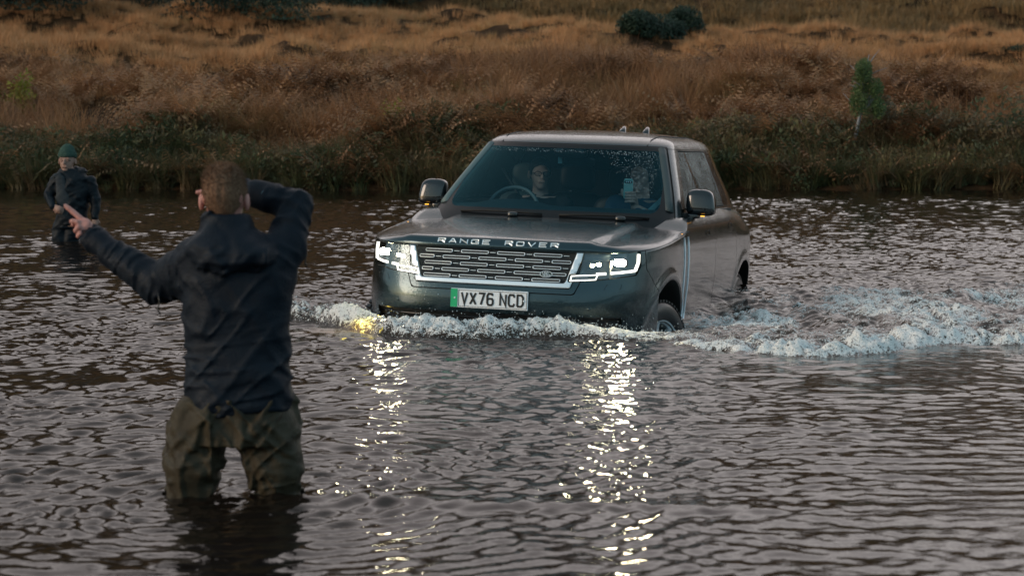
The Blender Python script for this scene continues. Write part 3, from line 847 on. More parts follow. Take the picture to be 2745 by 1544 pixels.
def clip(V, F, g):
    """keep the part of a mesh where g > 0, cutting faces along g = 0"""
    V = np.asarray(V, float); g = np.asarray(g, float); keep = g > 0
    nf, newV, cache = [], [tuple(p) for p in V], {}
    def cut(a, b):
        k = (a, b) if a < b else (b, a)
        if k not in cache:
            t_ = g[a] / (g[a] - g[b]); newV.append(tuple(V[a] + (V[b] - V[a]) * t_)); cache[k] = len(newV) - 1
        return cache[k]
    for q in F:
        kk = [keep[i] for i in q]
        if all(kk): nf.append(tuple(q)); continue
        if not any(kk): continue
        out = []; m = len(q)
        for i in range(m):
            a, b = q[i], q[(i + 1) % m]
            if keep[a]: out.append(a)
            if keep[a] != keep[b]: out.append(cut(a, b))
        if len(out) > 2: nf.append(tuple(out))
    used = sorted({i for q in nf for i in q}); mp = {i: k for k, i in enumerate(used)}
    return np.array([newV[i] for i in used]).reshape(-1, 3), [tuple(mp[i] for i in q) for q in nf]
def clips(V, F, *fns):
    for fn in fns:
        if len(F) == 0: return V, F
        V, F = clip(V, F, fn(V[:, 0], V[:, 1], V[:, 2]))
    return V, F
def sdf_poly(px, pz, poly):
    """signed distance to a polygon, positive inside"""
    P_ = np.array(poly); d = np.full(px.shape, 1e9); ins = np.zeros(px.shape, bool)
    for i in range(len(P_)):
        a, b = P_[i], P_[(i + 1) % len(P_)]; e = b - a; wx, wz = px - a[0], pz - a[1]
        t_ = np.clip((wx * e[0] + wz * e[1]) / (e @ e), 0, 1); d = np.minimum(d, np.hypot(wx - e[0] * t_, wz - e[1] * t_))
        c1 = (a[1] > pz) != (b[1] > pz); xx = np.where(c1, (b[0] - a[0]) * (pz - a[1]) / (b[1] - a[1] + 1e-12) + a[0], 0)
        ins ^= c1 & (px < xx)
    return np.where(ins, d, -d)
LAMP = [(.572, .99), (.80, 1.0), (.872, .985), (.880, .90), (.862, .842), (.70, .815), (.484, .792), (.492, .838), (.548, .845)]
GR_OUT = lambda x, z: np.minimum(np.minimum(.503 + (z - .757) * .335 - np.abs(x), z - .752), .04 + (z - .752) * .8 + (.50 - np.abs(x)) * .8)
GR_IN = lambda x, z: np.minimum(np.minimum(.462 + (z - .757) * .30 - np.abs(x), z - .782), .02 + (z - .782) * .8 + (.465 - np.abs(x)) * .8)
SURR = lambda x, z: np.minimum(.528 + (z - .72) * .42 - np.abs(x), z - .715)     # line round the grille panel
lampf = lambda x, z: sdf_poly(np.abs(x), z, LAMP)
def arch(y, z): return np.minimum(np.hypot(y - .86, (z - .30) * 1.0) - .492, np.hypot(y - 3.80, z - .31) - .492)
def isplit(z): return np.interp(z, [.5, .70, .794, .876, .99], [.66, .60, .50, .41, .405])
intake = lambda x, z: np.minimum(np.minimum(.80 - np.abs(x), .578 - z), .98)

G0 = body_grid(); NR, NC = G0.shape[:2]; BV = G0.reshape(-1, 3); BF = [tuple(q) for q in grid_faces(NR, NC)]
def part(name, V, F, m, parent=None, smooth=True, thick=0.0, **kw):
    o = obj(name, V, F, m, parent or car, smooth)
    if thick:
        s = o.modifiers.new("solid", 'SOLIDIFY'); s.thickness = thick; s.offset = 0
    if kw: tag(o, **kw)
    return o
gp = .0034
fas = clips(BV, BF, lambda x, y, z: isplit(z) - y - gp)
f1 = clips(*fas, lambda x, y, z: np.where(y < .7, -SURR(x, z), 1) - gp, lambda x, y, z: -lampf(x, z) - gp, lambda x, y, z: -intake(x, z))
bumper = part("front_bumper", *f1, M_paint)
f2 = clips(*fas, lambda x, y, z: SURR(x, z) - gp, lambda x, y, z: -GR_OUT(x, z) - gp, lambda x, y, z: -lampf(x, z) - gp)
part("grille_surround", *f2, M_paint)
noarch = lambda x, y, z: arch(y, z)
fend = clips(BV, BF, lambda x, y, z: y - isplit(z) - gp, lambda x, y, z: 1.36 - gp - y, noarch, lambda x, y, z: -lampf(x, z) * (y < .6) + (y >= .6) - gp)
for sgn, lab in ((1, None), (-1, None)):
    part("fender", *clips(*fend, lambda x, y, z: x * sgn), M_paint)
    part("front_door", *clips(BV, BF, lambda x, y, z: x * sgn, lambda x, y, z: y - 1.36 - gp, lambda x, y, z: 2.50 - gp - y, noarch, lambda x, y, z: z - .435), M_paint)
    part("rear_door", *clips(BV, BF, lambda x, y, z: x * sgn, lambda x, y, z: y - 2.50 - gp, lambda x, y, z: 3.42 - gp - y, noarch, lambda x, y, z: z - .435), M_paint)
    part("sill", *clips(BV, BF, lambda x, y, z: x * sgn, lambda x, y, z: y - 1.36, lambda x, y, z: 3.42 - y, noarch, lambda x, y, z: .430 - z), M_under)
rq = clips(BV, BF, lambda x, y, z: y - 3.42 - gp, noarch)
part("rear_quarter", *rq, M_paint)
# dark inner shell behind gaps
G1 = body_grid(off=.014)
IV, IF = clips(G1.reshape(-1, 3), BF, noarch, lambda x, y, z: -np.maximum(lampf(x, z), GR_OUT(x, z)) + (y > .6), lambda x, y, z: -intake(x, z) + (y > .6))
part("inner_shell", IV, IF, M_black)
# under-bonnet and floor bulk, so nothing is seen through openings
blk = [box((0, 1.35, .62), (1.10, 1.5, .62)), box((0, 2.9, .50), (1.5, 2.6, .30)), box((0, .36, .72), (1.45, .4, .42))]
part("chassis", *merge(blk), M_black, smooth=False)
for cy, cz in ((.86, .30), (3.80, .31)):
    for sgn in (-1, 1):
        a = np.linspace(-.5, math.pi + .5, 40)
        V = [(sgn * xx, cy + r_ * math.cos(q), cz + r_ * math.sin(q)) for xx, r_ in ((None, .492), (.93, .486), (.60, .486), (.58, .05)) for q in a for xx in [xx if xx else .0]]
        V = []
        for k, r_ in ((0, .492), (1, .480), (2, .480), (3, .05)):
            for q in a:
                y_, z_ = cy + r_ * math.cos(q), cz + r_ * math.sin(q)
                sx = float(side_x(np.array(y_), np.array(max(z_, .21)))) if k == 0 else (float(side_x(np.array(y_), np.array(max(z_, .21)))) - .02 if k == 1 else .58)
                V.append((sgn * sx, y_, z_))
        part("wheel_arch_liner", V, grid_faces(4, len(a)), M_black)
# lower intake and skid plate
xs_ = np.linspace(-.80, .80, 60)
def fsheet(x0, x1, z0, z1, off, nx=60, nz=10):
    X_, Z_ = np.meshgrid(np.linspace(x0, x1, nx), np.linspace(z0, z1, nz)); Y_ = front_y(X_, Z_) - off
    return np.stack([X_, Y_, Z_], -1).reshape(-1, 3), grid_faces(nz, nx)
lg = part("lower_grille", *fsheet(-.80, .80, .46, .585, -.05), M_under)
for k in range(3):
    z_ = .485 + .03 * k
    part("grille_slat", *merge([fsheet(-.78, .78, z_ - .004, z_ + .004, -.035, 40, 2)]), M_gloss, parent=lg, thick=.01)
part("skid_plate", *fsheet(-.62, .62, .37, .455, -.005), M_alloy, thick=.01)
part("lower_lip", *fsheet(-.80, .80, .20, .37, -.03), M_under)
v_, f_ = fsheet(-.80, .80, .572, .584, -.012, 60, 3); part("lip_trim", v_, f_, M_gloss, thick=.012)

# ---- bonnet
nt_ = 56
Ep = outline_at(lambda x, y: ztop(x, y))[:len(PF)]
xe, ye, ze = Ep[:, 0] - .0015, Ep[:, 1], Ep[:, 2]
def cowl(x): return 1.335 + .14 * (x / .9) ** 2
def hood_top(x, y, d, zedge):
    zc = 1.038 + .108 * np.clip((y - .1) / 1.25, 0, 1) ** .80 - .022 * (np.abs(x) / .95) ** 2.2
    xc = .60 + .03 * (y - .2)
    zc = zc - .030 * sstep(xc - .02, xc + .045, np.abs(x)) * sstep(.08, .30, y)
    zc = zc - .008 * np.exp(-((np.abs(x) - xc) / .05) ** 2) * 0
    rr = .055 + .16 * sstep(.15, .8, y)
    g_ = np.clip(1 - (1 - np.clip(d / rr, 0, 1)) ** 2.2, 0, 1) ** .75
    return zedge + (zc - zedge) * g_
rows = []
tt = np.concatenate([np.linspace(0, .16, 22), np.linspace(.17, 1, nt_ - 22)])
sideE = np.stack([np.full(12, .9715), np.linspace(YC, 1.7, 12)], -1)
EE = np.concatenate([np.stack([xe, ye], -1), sideE])
ZE = np.minimum(np.concatenate([ze, ztop(0, sideE[:, 1])]), 1.082)
for t_ in tt:
    y_ = ye + t_ * (np.maximum(cowl(xe), ye + .06) - ye)
    dd = np.hypot(xe[:, None] - EE[None, :, 0], y_[:, None] - EE[None, :, 1]); k = dd.argmin(1)
    d = dd[np.arange(len(xe)), k]; d = np.where(t_ == 0, 0, d)
    wgt = 1 / (dd + .01) ** 4; zed = (wgt * ZE[None]).sum(1) / wgt.sum(1)
    zed = np.where(t_ == 0, ze, zed)
    rows.append(np.stack([xe, y_, hood_top(xe, y_, d, zed + .003)], -1))
H = np.array(rows); HF = np.concatenate([H[:, ::-1] * np.array([-1, 1, 1]), H[:, 1:]], 1)
hood = part("bonnet", HF.reshape(-1, 3), grid_faces(HF.shape[0], HF.shape[1]), M_paint)
hood.modifiers.new("solid", 'SOLIDIFY').thickness = .006
HX, HY, HZ = HF[..., 0].ravel(), HF[..., 1].ravel(), HF[..., 2].ravel()
def hood_pt(x, z):
    """point of the bonnet's front face at height z"""
    col = np.abs(HF[0, :, 0] - x).argmin(); c = HF[:30, col]; k = np.interp(z, c[:, 2], c[:, 1]); return k
def hood_z(x, y):
    m = np.argmin((HX - x) ** 2 + (HY - y) ** 2); return HZ[m]

# ---- greenhouse
GV = np.array([  # z, half width, front y, rear y
    (1.08, .895, 1.235, 4.80), (1.15, .882, 1.325, 4.78), (1.20, .866, 1.392, 4.77), (1.30, .830, 1.525, 4.72), (1.40, .788, 1.66, 4.66), (1.50, .744, 1.795, 4.60),
    (1.58, .708, 1.905, 4.54), (1.62, .690, 1.96, 4.50), (1.645, .678, 1.995, 4.46), (1.668, .662, 2.035, 4.42), (1.690, .636, 2.10, 4.36), (1.708, .59, 2.19, 4.26), (1.724, .52, 2.33, 4.12), (1.738, .42, 2.52, 3.9), (1.748, .28, 2.8, 3.7), (1.754, .12, 3.1, 3.4), (1.755, .0, 3.25, 3.25)])
def cr(t_, P_):
    n = len(P_) - 1; i = np.clip(np.floor(t_).astype(int), 0, n - 1); f = (t_ - i)[:, None]
    p = lambda k: P_[np.clip(i + k, 0, n)]
    return .5 * (2 * p(0) + (p(1) - p(-1)) * f + (2 * p(-1) - 5 * p(0) + 4 * p(1) - p(2)) * f ** 2 + (3 * p(0) - p(-1) - 3 * p(1) + p(2)) * f ** 3)
tv = np.concatenate([np.linspace(0, 8, 44), np.linspace(8.15, 12, 26), np.linspace(12.3, 16, 13)])
GT = cr(tv, GV)
NG = 3.4
def gh_outline(z, W, yf, yr):
    lf, lr = min(.26, .3 * (yr - yf)), min(1.15, .4 * (yr - yf))
    th = np.linspace(0, math.pi / 2, 4000)
    def samp(x, y, n):
        s = np.r_[0, np.cumsum(np.hypot(np.diff(x), np.diff(y)))]; q = np.linspace(0, s[-1], n); return np.interp(q, s, x), np.interp(q, s, y)
    fx, fy = samp(W * np.sin(th) ** (2 / NG), lf * (1 - np.cos(th) ** (2 / NG)), 74)
    fy = yf + fy + .13 * (fx / max(W, 1e-4)) ** 2 * min(1, W / .6)
    y1 = fy[-1]
    sx, sy = np.full(60, W), np.linspace(y1, yr - lr, 62)[1:-1]
    rx, ry = samp(W * np.cos(th) ** (2 / 2.6), lr * np.sin(th) ** (2 / 2.6), 40)
    return np.stack([np.r_[fx, sx, rx], np.r_[fy, sy, yr - lr + ry], np.full(174, z)], -1)
GG = np.array([gh_outline(*r_) for r_ in GT])
GFull = np.concatenate([GG[:, ::-1] * np.array([-1, 1, 1]), GG[:, 1:]], 1)
GVt = GFull.reshape(-1, 3); GFt = [tuple(q) for q in grid_faces(*GFull.shape[:2])]
gW = lambda z: np.interp(z, GT[:, 0], GT[:, 1]); gY = lambda z: np.interp(z, GT[:, 0], GT[:, 2])
def ws_y(x, z): W = gW(z); q = np.clip(np.abs(x) / W, 0, 1); return gY(z) + .26 * (1 - (1 - q ** NG) ** (1 / NG)) + .13 * q ** 2
scr = lambda x, y, z: np.minimum(np.minimum(gW(z) - .030 - np.abs(x), 1.648 - z), (gY(z) + .33 - y) * 4)
def rr2(x, z, w, h, r):                           # rounded rectangle, positive inside
    qx, qz = np.abs(x) - w + r, np.abs(z) - h + r
    return -(np.hypot(np.maximum(qx, 0), np.maximum(qz, 0)) + np.minimum(np.maximum(qx, qz), 0) - r)
def clear(x, y, z):
    wid = np.interp(z, [1.19, 1.40, 1.62], [.745, .712, .640])
    return rr2(x / wid * .70, (z - 1.405), .70, .212, .06)
def sidewin(x, y, z): return np.minimum(np.minimum(1.622 - z, z - 1.225), np.minimum(y - (gY(z) + .47), 4))
onside = lambda x, y, z: (y - gY(z) - .34) * 3
clear2 = lambda x, y, z: np.where(y < gY(z) + .4, clear(x, y, z), -.1)
wscr = clips(GVt, GFt, scr)
part("windscreen", *clips(*wscr, clear2), M_glass)
part("windscreen_surround", *clips(*wscr, lambda x, y, z: -clear2(x, y, z)), M_frit)
shell = clips(GVt, GFt, lambda x, y, z: -scr(x, y, z) - .002)
roofp = clips(*shell, lambda x, y, z: z - 1.636)
part("roof", *roofp, M_paint)
belowr = clips(*shell, lambda x, y, z: 1.633 - z)
cpy = lambda z: 3.46 + 0 * z
sw = lambda x, y, z: np.where(y > gY(z) + .34, sidewin(x, y, z), -.2)
for sgn in (-1, 1):
    hf = clips(*belowr, lambda x, y, z: x * sgn)
    part("pillar_trim", *clips(*hf, lambda x, y, z: -sw(x, y, z), lambda x, y, z: 3.95 - y), M_paint)
    part("door_window", *clips(*hf, sw, lambda x, y, z: 2.60 - y), M_sideglass)
    part("door_window", *clips(*hf, sw, lambda x, y, z: y - 2.68, lambda x, y, z: cpy(z) - .008 - y), M_sideglass)
    part("window_divider", *clips(*hf, sw, lambda x, y, z: y - 2.602, lambda x, y, z: 2.678 - y), M_gloss)
    part("window_seal", *clips(*hf, sw, lambda x, y, z: y - cpy(z) + .008, lambda x, y, z: cpy(z) + .012 - y), M_black)
    part("quarter_window", *clips(*hf, sw, lambda x, y, z: y - cpy(z) - .012, lambda x, y, z: 4.3 - y), M_gloss)
part("tailgate", *clips(*belowr, lambda x, y, z: y - 3.95), M_paint)
# window frame line round the side glass
for sgn in (-1, 1):
    P_ = [(1.64, 1.226), (3.46, 1.226), (3.46, 1.62)]
    pts = [(sgn * (gW(z) + .001), y, z) for y, z in [(1.90, 1.226), (2.4, 1.226), (3.0, 1.226), (3.455, 1.226)]]
    part("window_seal", *tube(pts, .006, 6), M_black)
    pts = [(sgn * (gW(z) + .001), y, z) for y, z in [(gY(1.622) + .47, 1.622), (2.8, 1.622), (3.455, 1.622)]]
    part("window_seal", *tube(pts, .005, 6), M_black)
    # gutter seam between windscreen pillar and roof
    zs_ = np.linspace(1.16, 1.64, 12)
    pts = [(sgn * (gW(z) - .028), float(ws_y(gW(z) - .028, z)) - .003, z) for z in zs_]
    part("screen_trim", *tube(pts, .0045, 6), M_black)
# roof seams and antennas
for sgn in (-1, 1):
    pts = []
    for k, y_ in enumerate(np.linspace(2.12, 3.9, 14)):
        m = np.argmin((GVt[:, 0] - sgn * .53) ** 2 + (GVt[:, 1] - y_) ** 2 + 10 * (GVt[:, 2] < 1.64)); pts.append(tuple(GVt[m] + np.array([0, 0, .002])))
    part("roof_seam", *tube(pts, .004, 5), M_black)
for x_, y_ in ((.03, 3.55), (.20, 3.62)):
    prof = [(-.02, 0), (.16, 0), (.16, .02), (.13, .052), (.09, .056), (.05, .040)]
    V = [(x_ + s_ * (.03 if b < .01 else .012), y_ + a, 1.742 + b) for s_ in (-1, 1) for a, b in prof]
    n = len(prof); F = [tuple(range(n)), tuple(range(2 * n - 1, n - 1, -1))] + [(i, i + n, (i + 1) % n + n, (i + 1) % n) for i in range(n)]
    o = part("roof_antenna", V, F, M_gloss); o.modifiers.new("bev", 'BEVEL').width = .006

# ---- lamps
def lamp_sheet(off, grow=0.0):
    Gx = body_grid(off=off, inward=False).reshape(-1, 3); ff = [tuple(q) for q in grid_faces(len(VB), NC)]
    return clips(Gx, ff, lambda x, y, z: lampf(x, z) - grow, lambda x, y, z: .6 - y)
lens = lamp_sheet(0.0, gp); back = lamp_sheet(.075, -.004)
M_lampin = mat("lamp housing", (0.05, 0.055, 0.06), 0.25, 0.8)
def sfp(x, z, off): return (x, float(front_y(np.array(abs(x)), np.array(z))) + off, z)
def ribbon(pts, w, depth, close=False):
    """flat bar of width w along a polyline in the x-z plane whose points carry y; extruded by depth towards +y"""
    P_ = [Vector(p) for p in pts]; n = len(P_); V = []
    for i, p in enumerate(P_):
        a = P_[(i - 1) % n] if (i or close) else None; b = P_[(i + 1) % n] if (i < n - 1 or close) else None
        d1 = (p - a) if a is not None else None; d2 = (b - p) if b is not None else None
        t1 = Vector((d1.x, 0, d1.z)).normalized() if d1 is not None else None; t2 = Vector((d2.x, 0, d2.z)).normalized() if d2 is not None else None
        if t1 is None: t1 = t2
        if t2 is None: t2 = t1
        n1 = Vector((-t1.z, 0, t1.x)); n2 = Vector((-t2.z, 0, t2.x)); m = (n1 + n2)
        m = m.normalized() if m.length > 1e-5 else n1
        k = w / 2 / max(m.dot(n1), .35)
        V += [p + m * k, p - m * k, p - m * k + Vector((0, depth, 0)), p + m * k + Vector((0, depth, 0))]
    F = []; rng = range(n) if close else range(n - 1)
    for i in rng:
        a, b = 4 * i, 4 * ((i + 1) % n)
        F += [(a, b, b + 1, a + 1), (a + 1, b + 1, b + 2, a + 2), (a + 2, b + 2, b + 3, a + 3), (a + 3, b + 3, b, a)]
    if not close: F += [(0, 1, 2, 3), (4 * n - 4, 4 * n - 1, 4 * n - 2, 4 * n - 3)]
    return [tuple(v) for v in V], F
for sgn in (-1, 1):
    hl = part("headlight", *clips(*back, lambda x, y, z: x * sgn), M_lampin)
    part("lamp_lens", *clips(*lens, lambda x, y, z: x * sgn), M_lens, parent=hl)
    # projectors
    def proj_at(x, z, w_, h_, m, off=.026):
        y = float(front_y(np.array(x), np.array(z))) + off
        part("lamp_bulb", *rbox((sgn * x, y, z), (w_, .02, h_), e=3.2), m, parent=hl)
        part("lamp_bezel", *rbox((sgn * x, y + .010, z), (w_ + .02, .02, h_ + .014), e=4), M_lampin, parent=hl)
    proj_at(.772, .918, .074, .044, M_beam if sgn > 0 else M_beam_l)
    proj_at(.655, .905, .026, .022, M_beam2); proj_at(.618, .898, .024, .020, M_beam2)
    o = .022
    up = [sfp(sgn * x, z, o) for x, z in ((.862, .972), (.864, .92), (.852, .868))]
    lo = [sfp(sgn * x, z, o) for x, z in ((.852, .868), (.78, .858), (.70, .850), (.645, .846))]
    part("running_light", *merge([ribbon(up, .020, .006), ribbon(lo, .016, .006)]), M_drl, parent=hl, smooth=False)
    rc = [sfp(sgn * x, z, o - .008) for x, z in ((.500, .830), (.655, .842), (.645, .812), (.495, .800))]
    part("running_light", *ribbon(rc, .0065, .006, close=True), M_drl, parent=hl, smooth=False)
    part("lamp_shelf", *ribbon([sfp(sgn * x, z, .035) for x, z in ((.58, .868), (.72, .874), (.84, .884))], .012, .03), M_gloss, parent=hl, smooth=False)

# ---- grille
gr = part("grille", *clips(body_grid(off=.020, inward=False).reshape(-1, 3), [tuple(q) for q in grid_faces(len(VB), NC)], lambda x, y, z: .5 - y, lambda x, y, z: GR_OUT(x, z) - .004), M_mesh)
fr = clips(body_grid(off=-.003, inward=False).reshape(-1, 3), [tuple(q) for q in grid_faces(len(VB), NC)], lambda x, y, z: .5 - y, lambda x, y, z: GR_OUT(x, z) - .003, lambda x, y, z: -GR_IN(x, z), lambda x, y, z: -lampf(x, z) - .004)
part("grille_frame", *fr, M_chrome, parent=gr, thick=.010)
def bar_ring(x0, x1, z, h=.0155, off=.004):
    r_ = h * .35; pts = []
    for (cx, cz, a0) in ((x0 + r_, z - h / 2 + r_, 180), (x1 - r_, z - h / 2 + r_, 270), (x1 - r_, z + h / 2 - r_, 0), (x0 + r_, z + h / 2 - r_, 90)):
        for k in range(3):
            a = rad(a0 + 45 * k); pts.append((cx + r_ * math.cos(a), cz + r_ * math.sin(a)))
    return [sfp(x, q, off) for x, q in pts]
M_hole = M_black
for k in range(5):
    z = .952 - k * .0385
    lim = .455 + (z - .757) * .30 - .012
    xs0 = -lim; period = .236 + .0 * k
    st = 0.0 if k % 2 == 0 else -.118
    x = -.452 + st
    while x < lim:
        a, b = max(x, -lim), min(x + .176, lim)
        if k == 3 and a > .22 and b < .45: b = min(b, .30)
        if b - a > .035:
            part("grille_bar", *ribbon(bar_ring(a, b, z), .0042, .012, close=True), M_chrome, parent=gr, smooth=False)
            part("grille_slot", *box(((a + b) / 2, sfp((a + b) / 2, z, .012)[1], z), (b - a - .004, .006, .011)), M_hole, parent=gr, smooth=False)
        if b < lim - .04: part("grille_link", *ribbon([sfp(b + .012, z, .006), sfp(b + .046, z, .006)], .0040, .008), M_chrome, parent=gr, smooth=False)
        x += period
# badge
def oval(cx, cz, rx, rz, off, n=28): return [sfp(cx + rx * math.cos(2 * math.pi * k / n), cz + rz * math.sin(2 * math.pi * k / n), off) for k in range(n)]
# ---- stroke lettering
G_ = {
 'R': [[(0, 0), (0, 1), (.8, 1), (1, .9), (1, .6), (.8, .48), (0, .48)], [(.55, .48), (1, 0)]],
 'A': [[(0, 0), (.42, 1), (.58, 1), (1, 0)], [(.17, .33), (.83, .33)]],
 'N': [[(0, 0), (0, 1), (1, 0), (1, 1)]],
 'G': [[(1, .85), (.85, 1), (.15, 1), (0, .85), (0, .15), (.15, 0), (1, 0), (1, .48), (.55, .48)]],
 'E': [[(1, 1), (0, 1), (0, 0), (1, 0)], [(0, .5), (.85, .5)]],
 'O': [[(.15, 0), (0, .15), (0, .85), (.15, 1), (.85, 1), (1, .85), (1, .15), (.85, 0), (.14, 0)]],
 'V': [[(0, 1), (.5, 0), (1, 1)]],
 'L': [[(0, 1), (0, 0), (1, 0)]],
 'D': [[(0, 0), (0, 1), (.7, 1), (1, .8), (1, .2), (.7, 0), (-.02, 0)]],
 'X': [[(0, 0), (1, 1)], [(0, 1), (1, 0)]],
 '7': [[(0, 1), (1, 1), (.38, 0)]],
 '6': [[(.95, .84), (.8, 1), (.2, 1), (0, .82), (0, .18), (.2, 0), (.8, 0), (1, .16), (1, .42), (.8, .56), (.2, .56), (0, .45)]],
 'C': [[(1, .78), (.82, 1), (.2, 1), (0, .82), (0, .18), (.2, 0), (.82, 0), (1, .22)]],
 '-': [[(0, .5), (1, .5)]],
}
def glyph(ch, x0, z0, w, h, stroke, yfun, depth=.004, slant=0.0):
    parts = []
    for i, s in enumerate(G_[ch]):
        pts = [(x0 + a * w + slant * b * h, 0, z0 + b * h) for a, b in s]
        pts = [(p[0], yfun(p[0], p[2]) - .0004 * i, p[2]) for p in pts]
        parts.append(ribbon(pts, stroke, depth))
    return merge(parts)
bd = part("badge", *merge([([sfp(.345, .836, .0)] + oval(.345, .836, .038, .0185, .0), [(0, (k + 1) % 28 + 1, k + 1) for k in range(28)])]), mat("badge green", (.004, .02, .012), .3), parent=gr, smooth=False)
part("badge_rim", *ribbon(oval(.345, .836, .038, .0185, -.002), .0028, .004, close=True), M_chrome, parent=gr, smooth=False)
yb = lambda x, z: float(front_y(np.array(x), np.array(z))) - .003
for word, x0, z0 in (("LAND-", .320, .838), ("-ROVER", .318, .824)):
    ps = []
    for i, ch in enumerate(word): ps.append(glyph(ch, x0 + i * .0092, z0, .0068, .010, .0018, yb, .002, .25))
    part("badge_lettering", *merge(ps), M_chrome, parent=gr, smooth=False)
# bonnet lettering
M_letter = mat("silver letters", (0.86, 0.92, 0.96), 0.35, 0.35)
word = "RANGE ROVER"; span0, span1 = -.375, .405; step = (span1 - span0) / (len(word) - 1)
yh = lambda x, z: float(hood_pt(x, z)) - .006
for i, ch in enumerate(word):
    if ch == ' ': continue
    xx = span0 + i * (span1 - span0 - .046) / (len(word) - 1)
    part("bonnet_letter", *glyph(ch, xx, 1.003, .046, .0230, .0068, yh, .006), M_letter, parent=hood, smooth=False)

# ---- number plate
M_plate = mat("white plate", (0.84, 0.87, 0.90), 0.35); M_pgreen = mat("green plate band", (0.01, 0.42, 0.17), 0.4); M_ink = mat("plate ink", (0.006, 0.006, 0.007), 0.5)
PZ, PH, PW = .664, .118, .50
plate = part("number_plate", *box((.0, -.012, PZ), (PW, .012, PH)), M_plate, smooth=False); plate.modifiers.new("bev", 'BEVEL').width = .003
part("plate_band", *box((-PW / 2 + .022, -.0205, PZ), (.043, .003, PH - .004)), M_pgreen, parent=plate, smooth=False)
fy = lambda x, z: -.0215
bx0, bx1 = -PW / 2 + .052, PW / 2 - .008
part("plate_border", *ribbon([(bx0, -.0205, PZ - .050), (bx1, -.0205, PZ - .050), (bx1, -.0205, PZ + .050), (bx0, -.0205, PZ + .050)], .0022, .002, close=True), M_ink, parent=plate, smooth=False)
cx_ = -PW / 2 + .066
for ch in "VX76 NCD":
    if ch == ' ': cx_ += .028; continue
    part("plate_character", *glyph(ch, cx_ + .006, PZ - .035, .036, .070, .0125, fy, .002), M_ink, parent=plate, smooth=False)
    cx_ += .0555
for x_ in (-.222, .225): part("plate_screw", *lathe([(.0005, -.003), (.006, -.002), (.006, .002)], 10, 'y', (x_, -.022, PZ)), M_plate, parent=plate)

# small covers on the bumper
def frame_on(name, pts, w=.0022, par=None): part(name, *ribbon([sfp(a, b, -.0012) for a, b in pts], w, .003, close=True), M_black, parent=par or bumper, smooth=False)
frame_on("washer_cover", [(.70, .752), (.79, .757), (.795, .785), (.715, .782)]); frame_on("washer_cover", [(-.70, .752), (-.79, .757), (-.795, .785), (-.715, .782)])
for x_ in (-.62, .62): part("parking_sensor", *lathe([(.001, -.003), (.011, -.002), (.012, .003)], 16, 'y', sfp(x_, .63, 0)), M_paint, parent=bumper)

# ---- side details
def sdp(sgn, y, z, off=0): return (sgn * (float(side_x(np.array(y), np.array(z))) + off), y, z)
def side_ribbon(pts, w, sgn, depth=.006, off=.004):
    V = []
    for (y, z) in pts:
        V += [sdp(sgn, y - w / 2, z, off), sdp(sgn, y + w / 2, z, off), sdp(sgn, y + w / 2, z, off - depth), sdp(sgn, y - w / 2, z, off - depth)]
    F = []
    for i in range(len(pts) - 1):
        a, b = 4 * i, 4 * i + 4; F += [(a + k, a + (k + 1) % 4, b + (k + 1) % 4, b + k) for k in range(4)]
    F += [(0, 1, 2, 3), (4 * len(pts) - 4, 4 * len(pts) - 1, 4 * len(pts) - 2, 4 * len(pts) - 3)]
    return V, F
for sgn in (-1, 1):
    zz = np.linspace(1.055, .50, 14)
    for y0 in (1.295, 1.435):
        part("side_blade", *side_ribbon([(y0 + .03 * (1.055 - z) , z) for z in zz], .038, sgn), M_chrome)
    for y0 in (2.20, 3.17):
        z0 = 1.055 + .03 * (y0 - 2.2)
        c = [(y0 - .075, z0 - .014), (y0 + .075, z0 - .014), (y0 + .075, z0 + .018), (y0 - .075, z0 + .018)]
        V, F = [], []
        for (y, z) in c: V += [sdp(sgn, y, z, .0015)]
        for i in range(4):
            a, b = c[i], c[(i + 1) % 4]; V2, F2 = tube([sdp(sgn, *a, .0005), sdp(sgn, (a[0] + b[0]) / 2, (a[1] + b[1]) / 2, .0005), sdp(sgn, *b, .0005)], .0022, 4)
            if i == 0: hv, hf_ = list(V2), list(F2)
            else: n_ = len(hv); hv += V2; hf_ += [tuple(q + n_ for q in f_) for f_ in F2]
        part("door_handle", hv, hf_, M_black)
    # running board and its bright strip
    part("running_board", *box((sgn * .965, 2.33, .385), (.11, 2.0, .05)), M_under, smooth=False)
    part("running_board_trim", *box((sgn * 1.021, 2.33, .388), (.006, 1.98, .022)), M_chrome, smooth=False)
    # mirror
    mx_ = sgn * .975
    V, F = rbox((mx_, 1.90, 1.275), (.22, .14, .185), e=3.6)
    V = np.array(V); k = (V[:, 2] - 1.185) / .185; V[:, 0] -= sgn * .035 * k * (np.sign(V[:, 0] - mx_) == sgn) ; V[:, 1] += .02 * k
    mo = part("mirror", V, F, M_gloss)
    part("mirror_stalk", *merge([rbox((sgn * .90, 1.88, 1.180), (.14, .07, .035), e=4)]), M_gloss, parent=mo)
    part("indicator", *box((mx_ + sgn * .02, 1.835, 1.1835), (.026, .010, .005)), M_amber, parent=mo, smooth=False)
    part("marker_light", *box((sgn * .958, 1.305, 1.072), (.008, .035, .007)), M_amber, smooth=False)

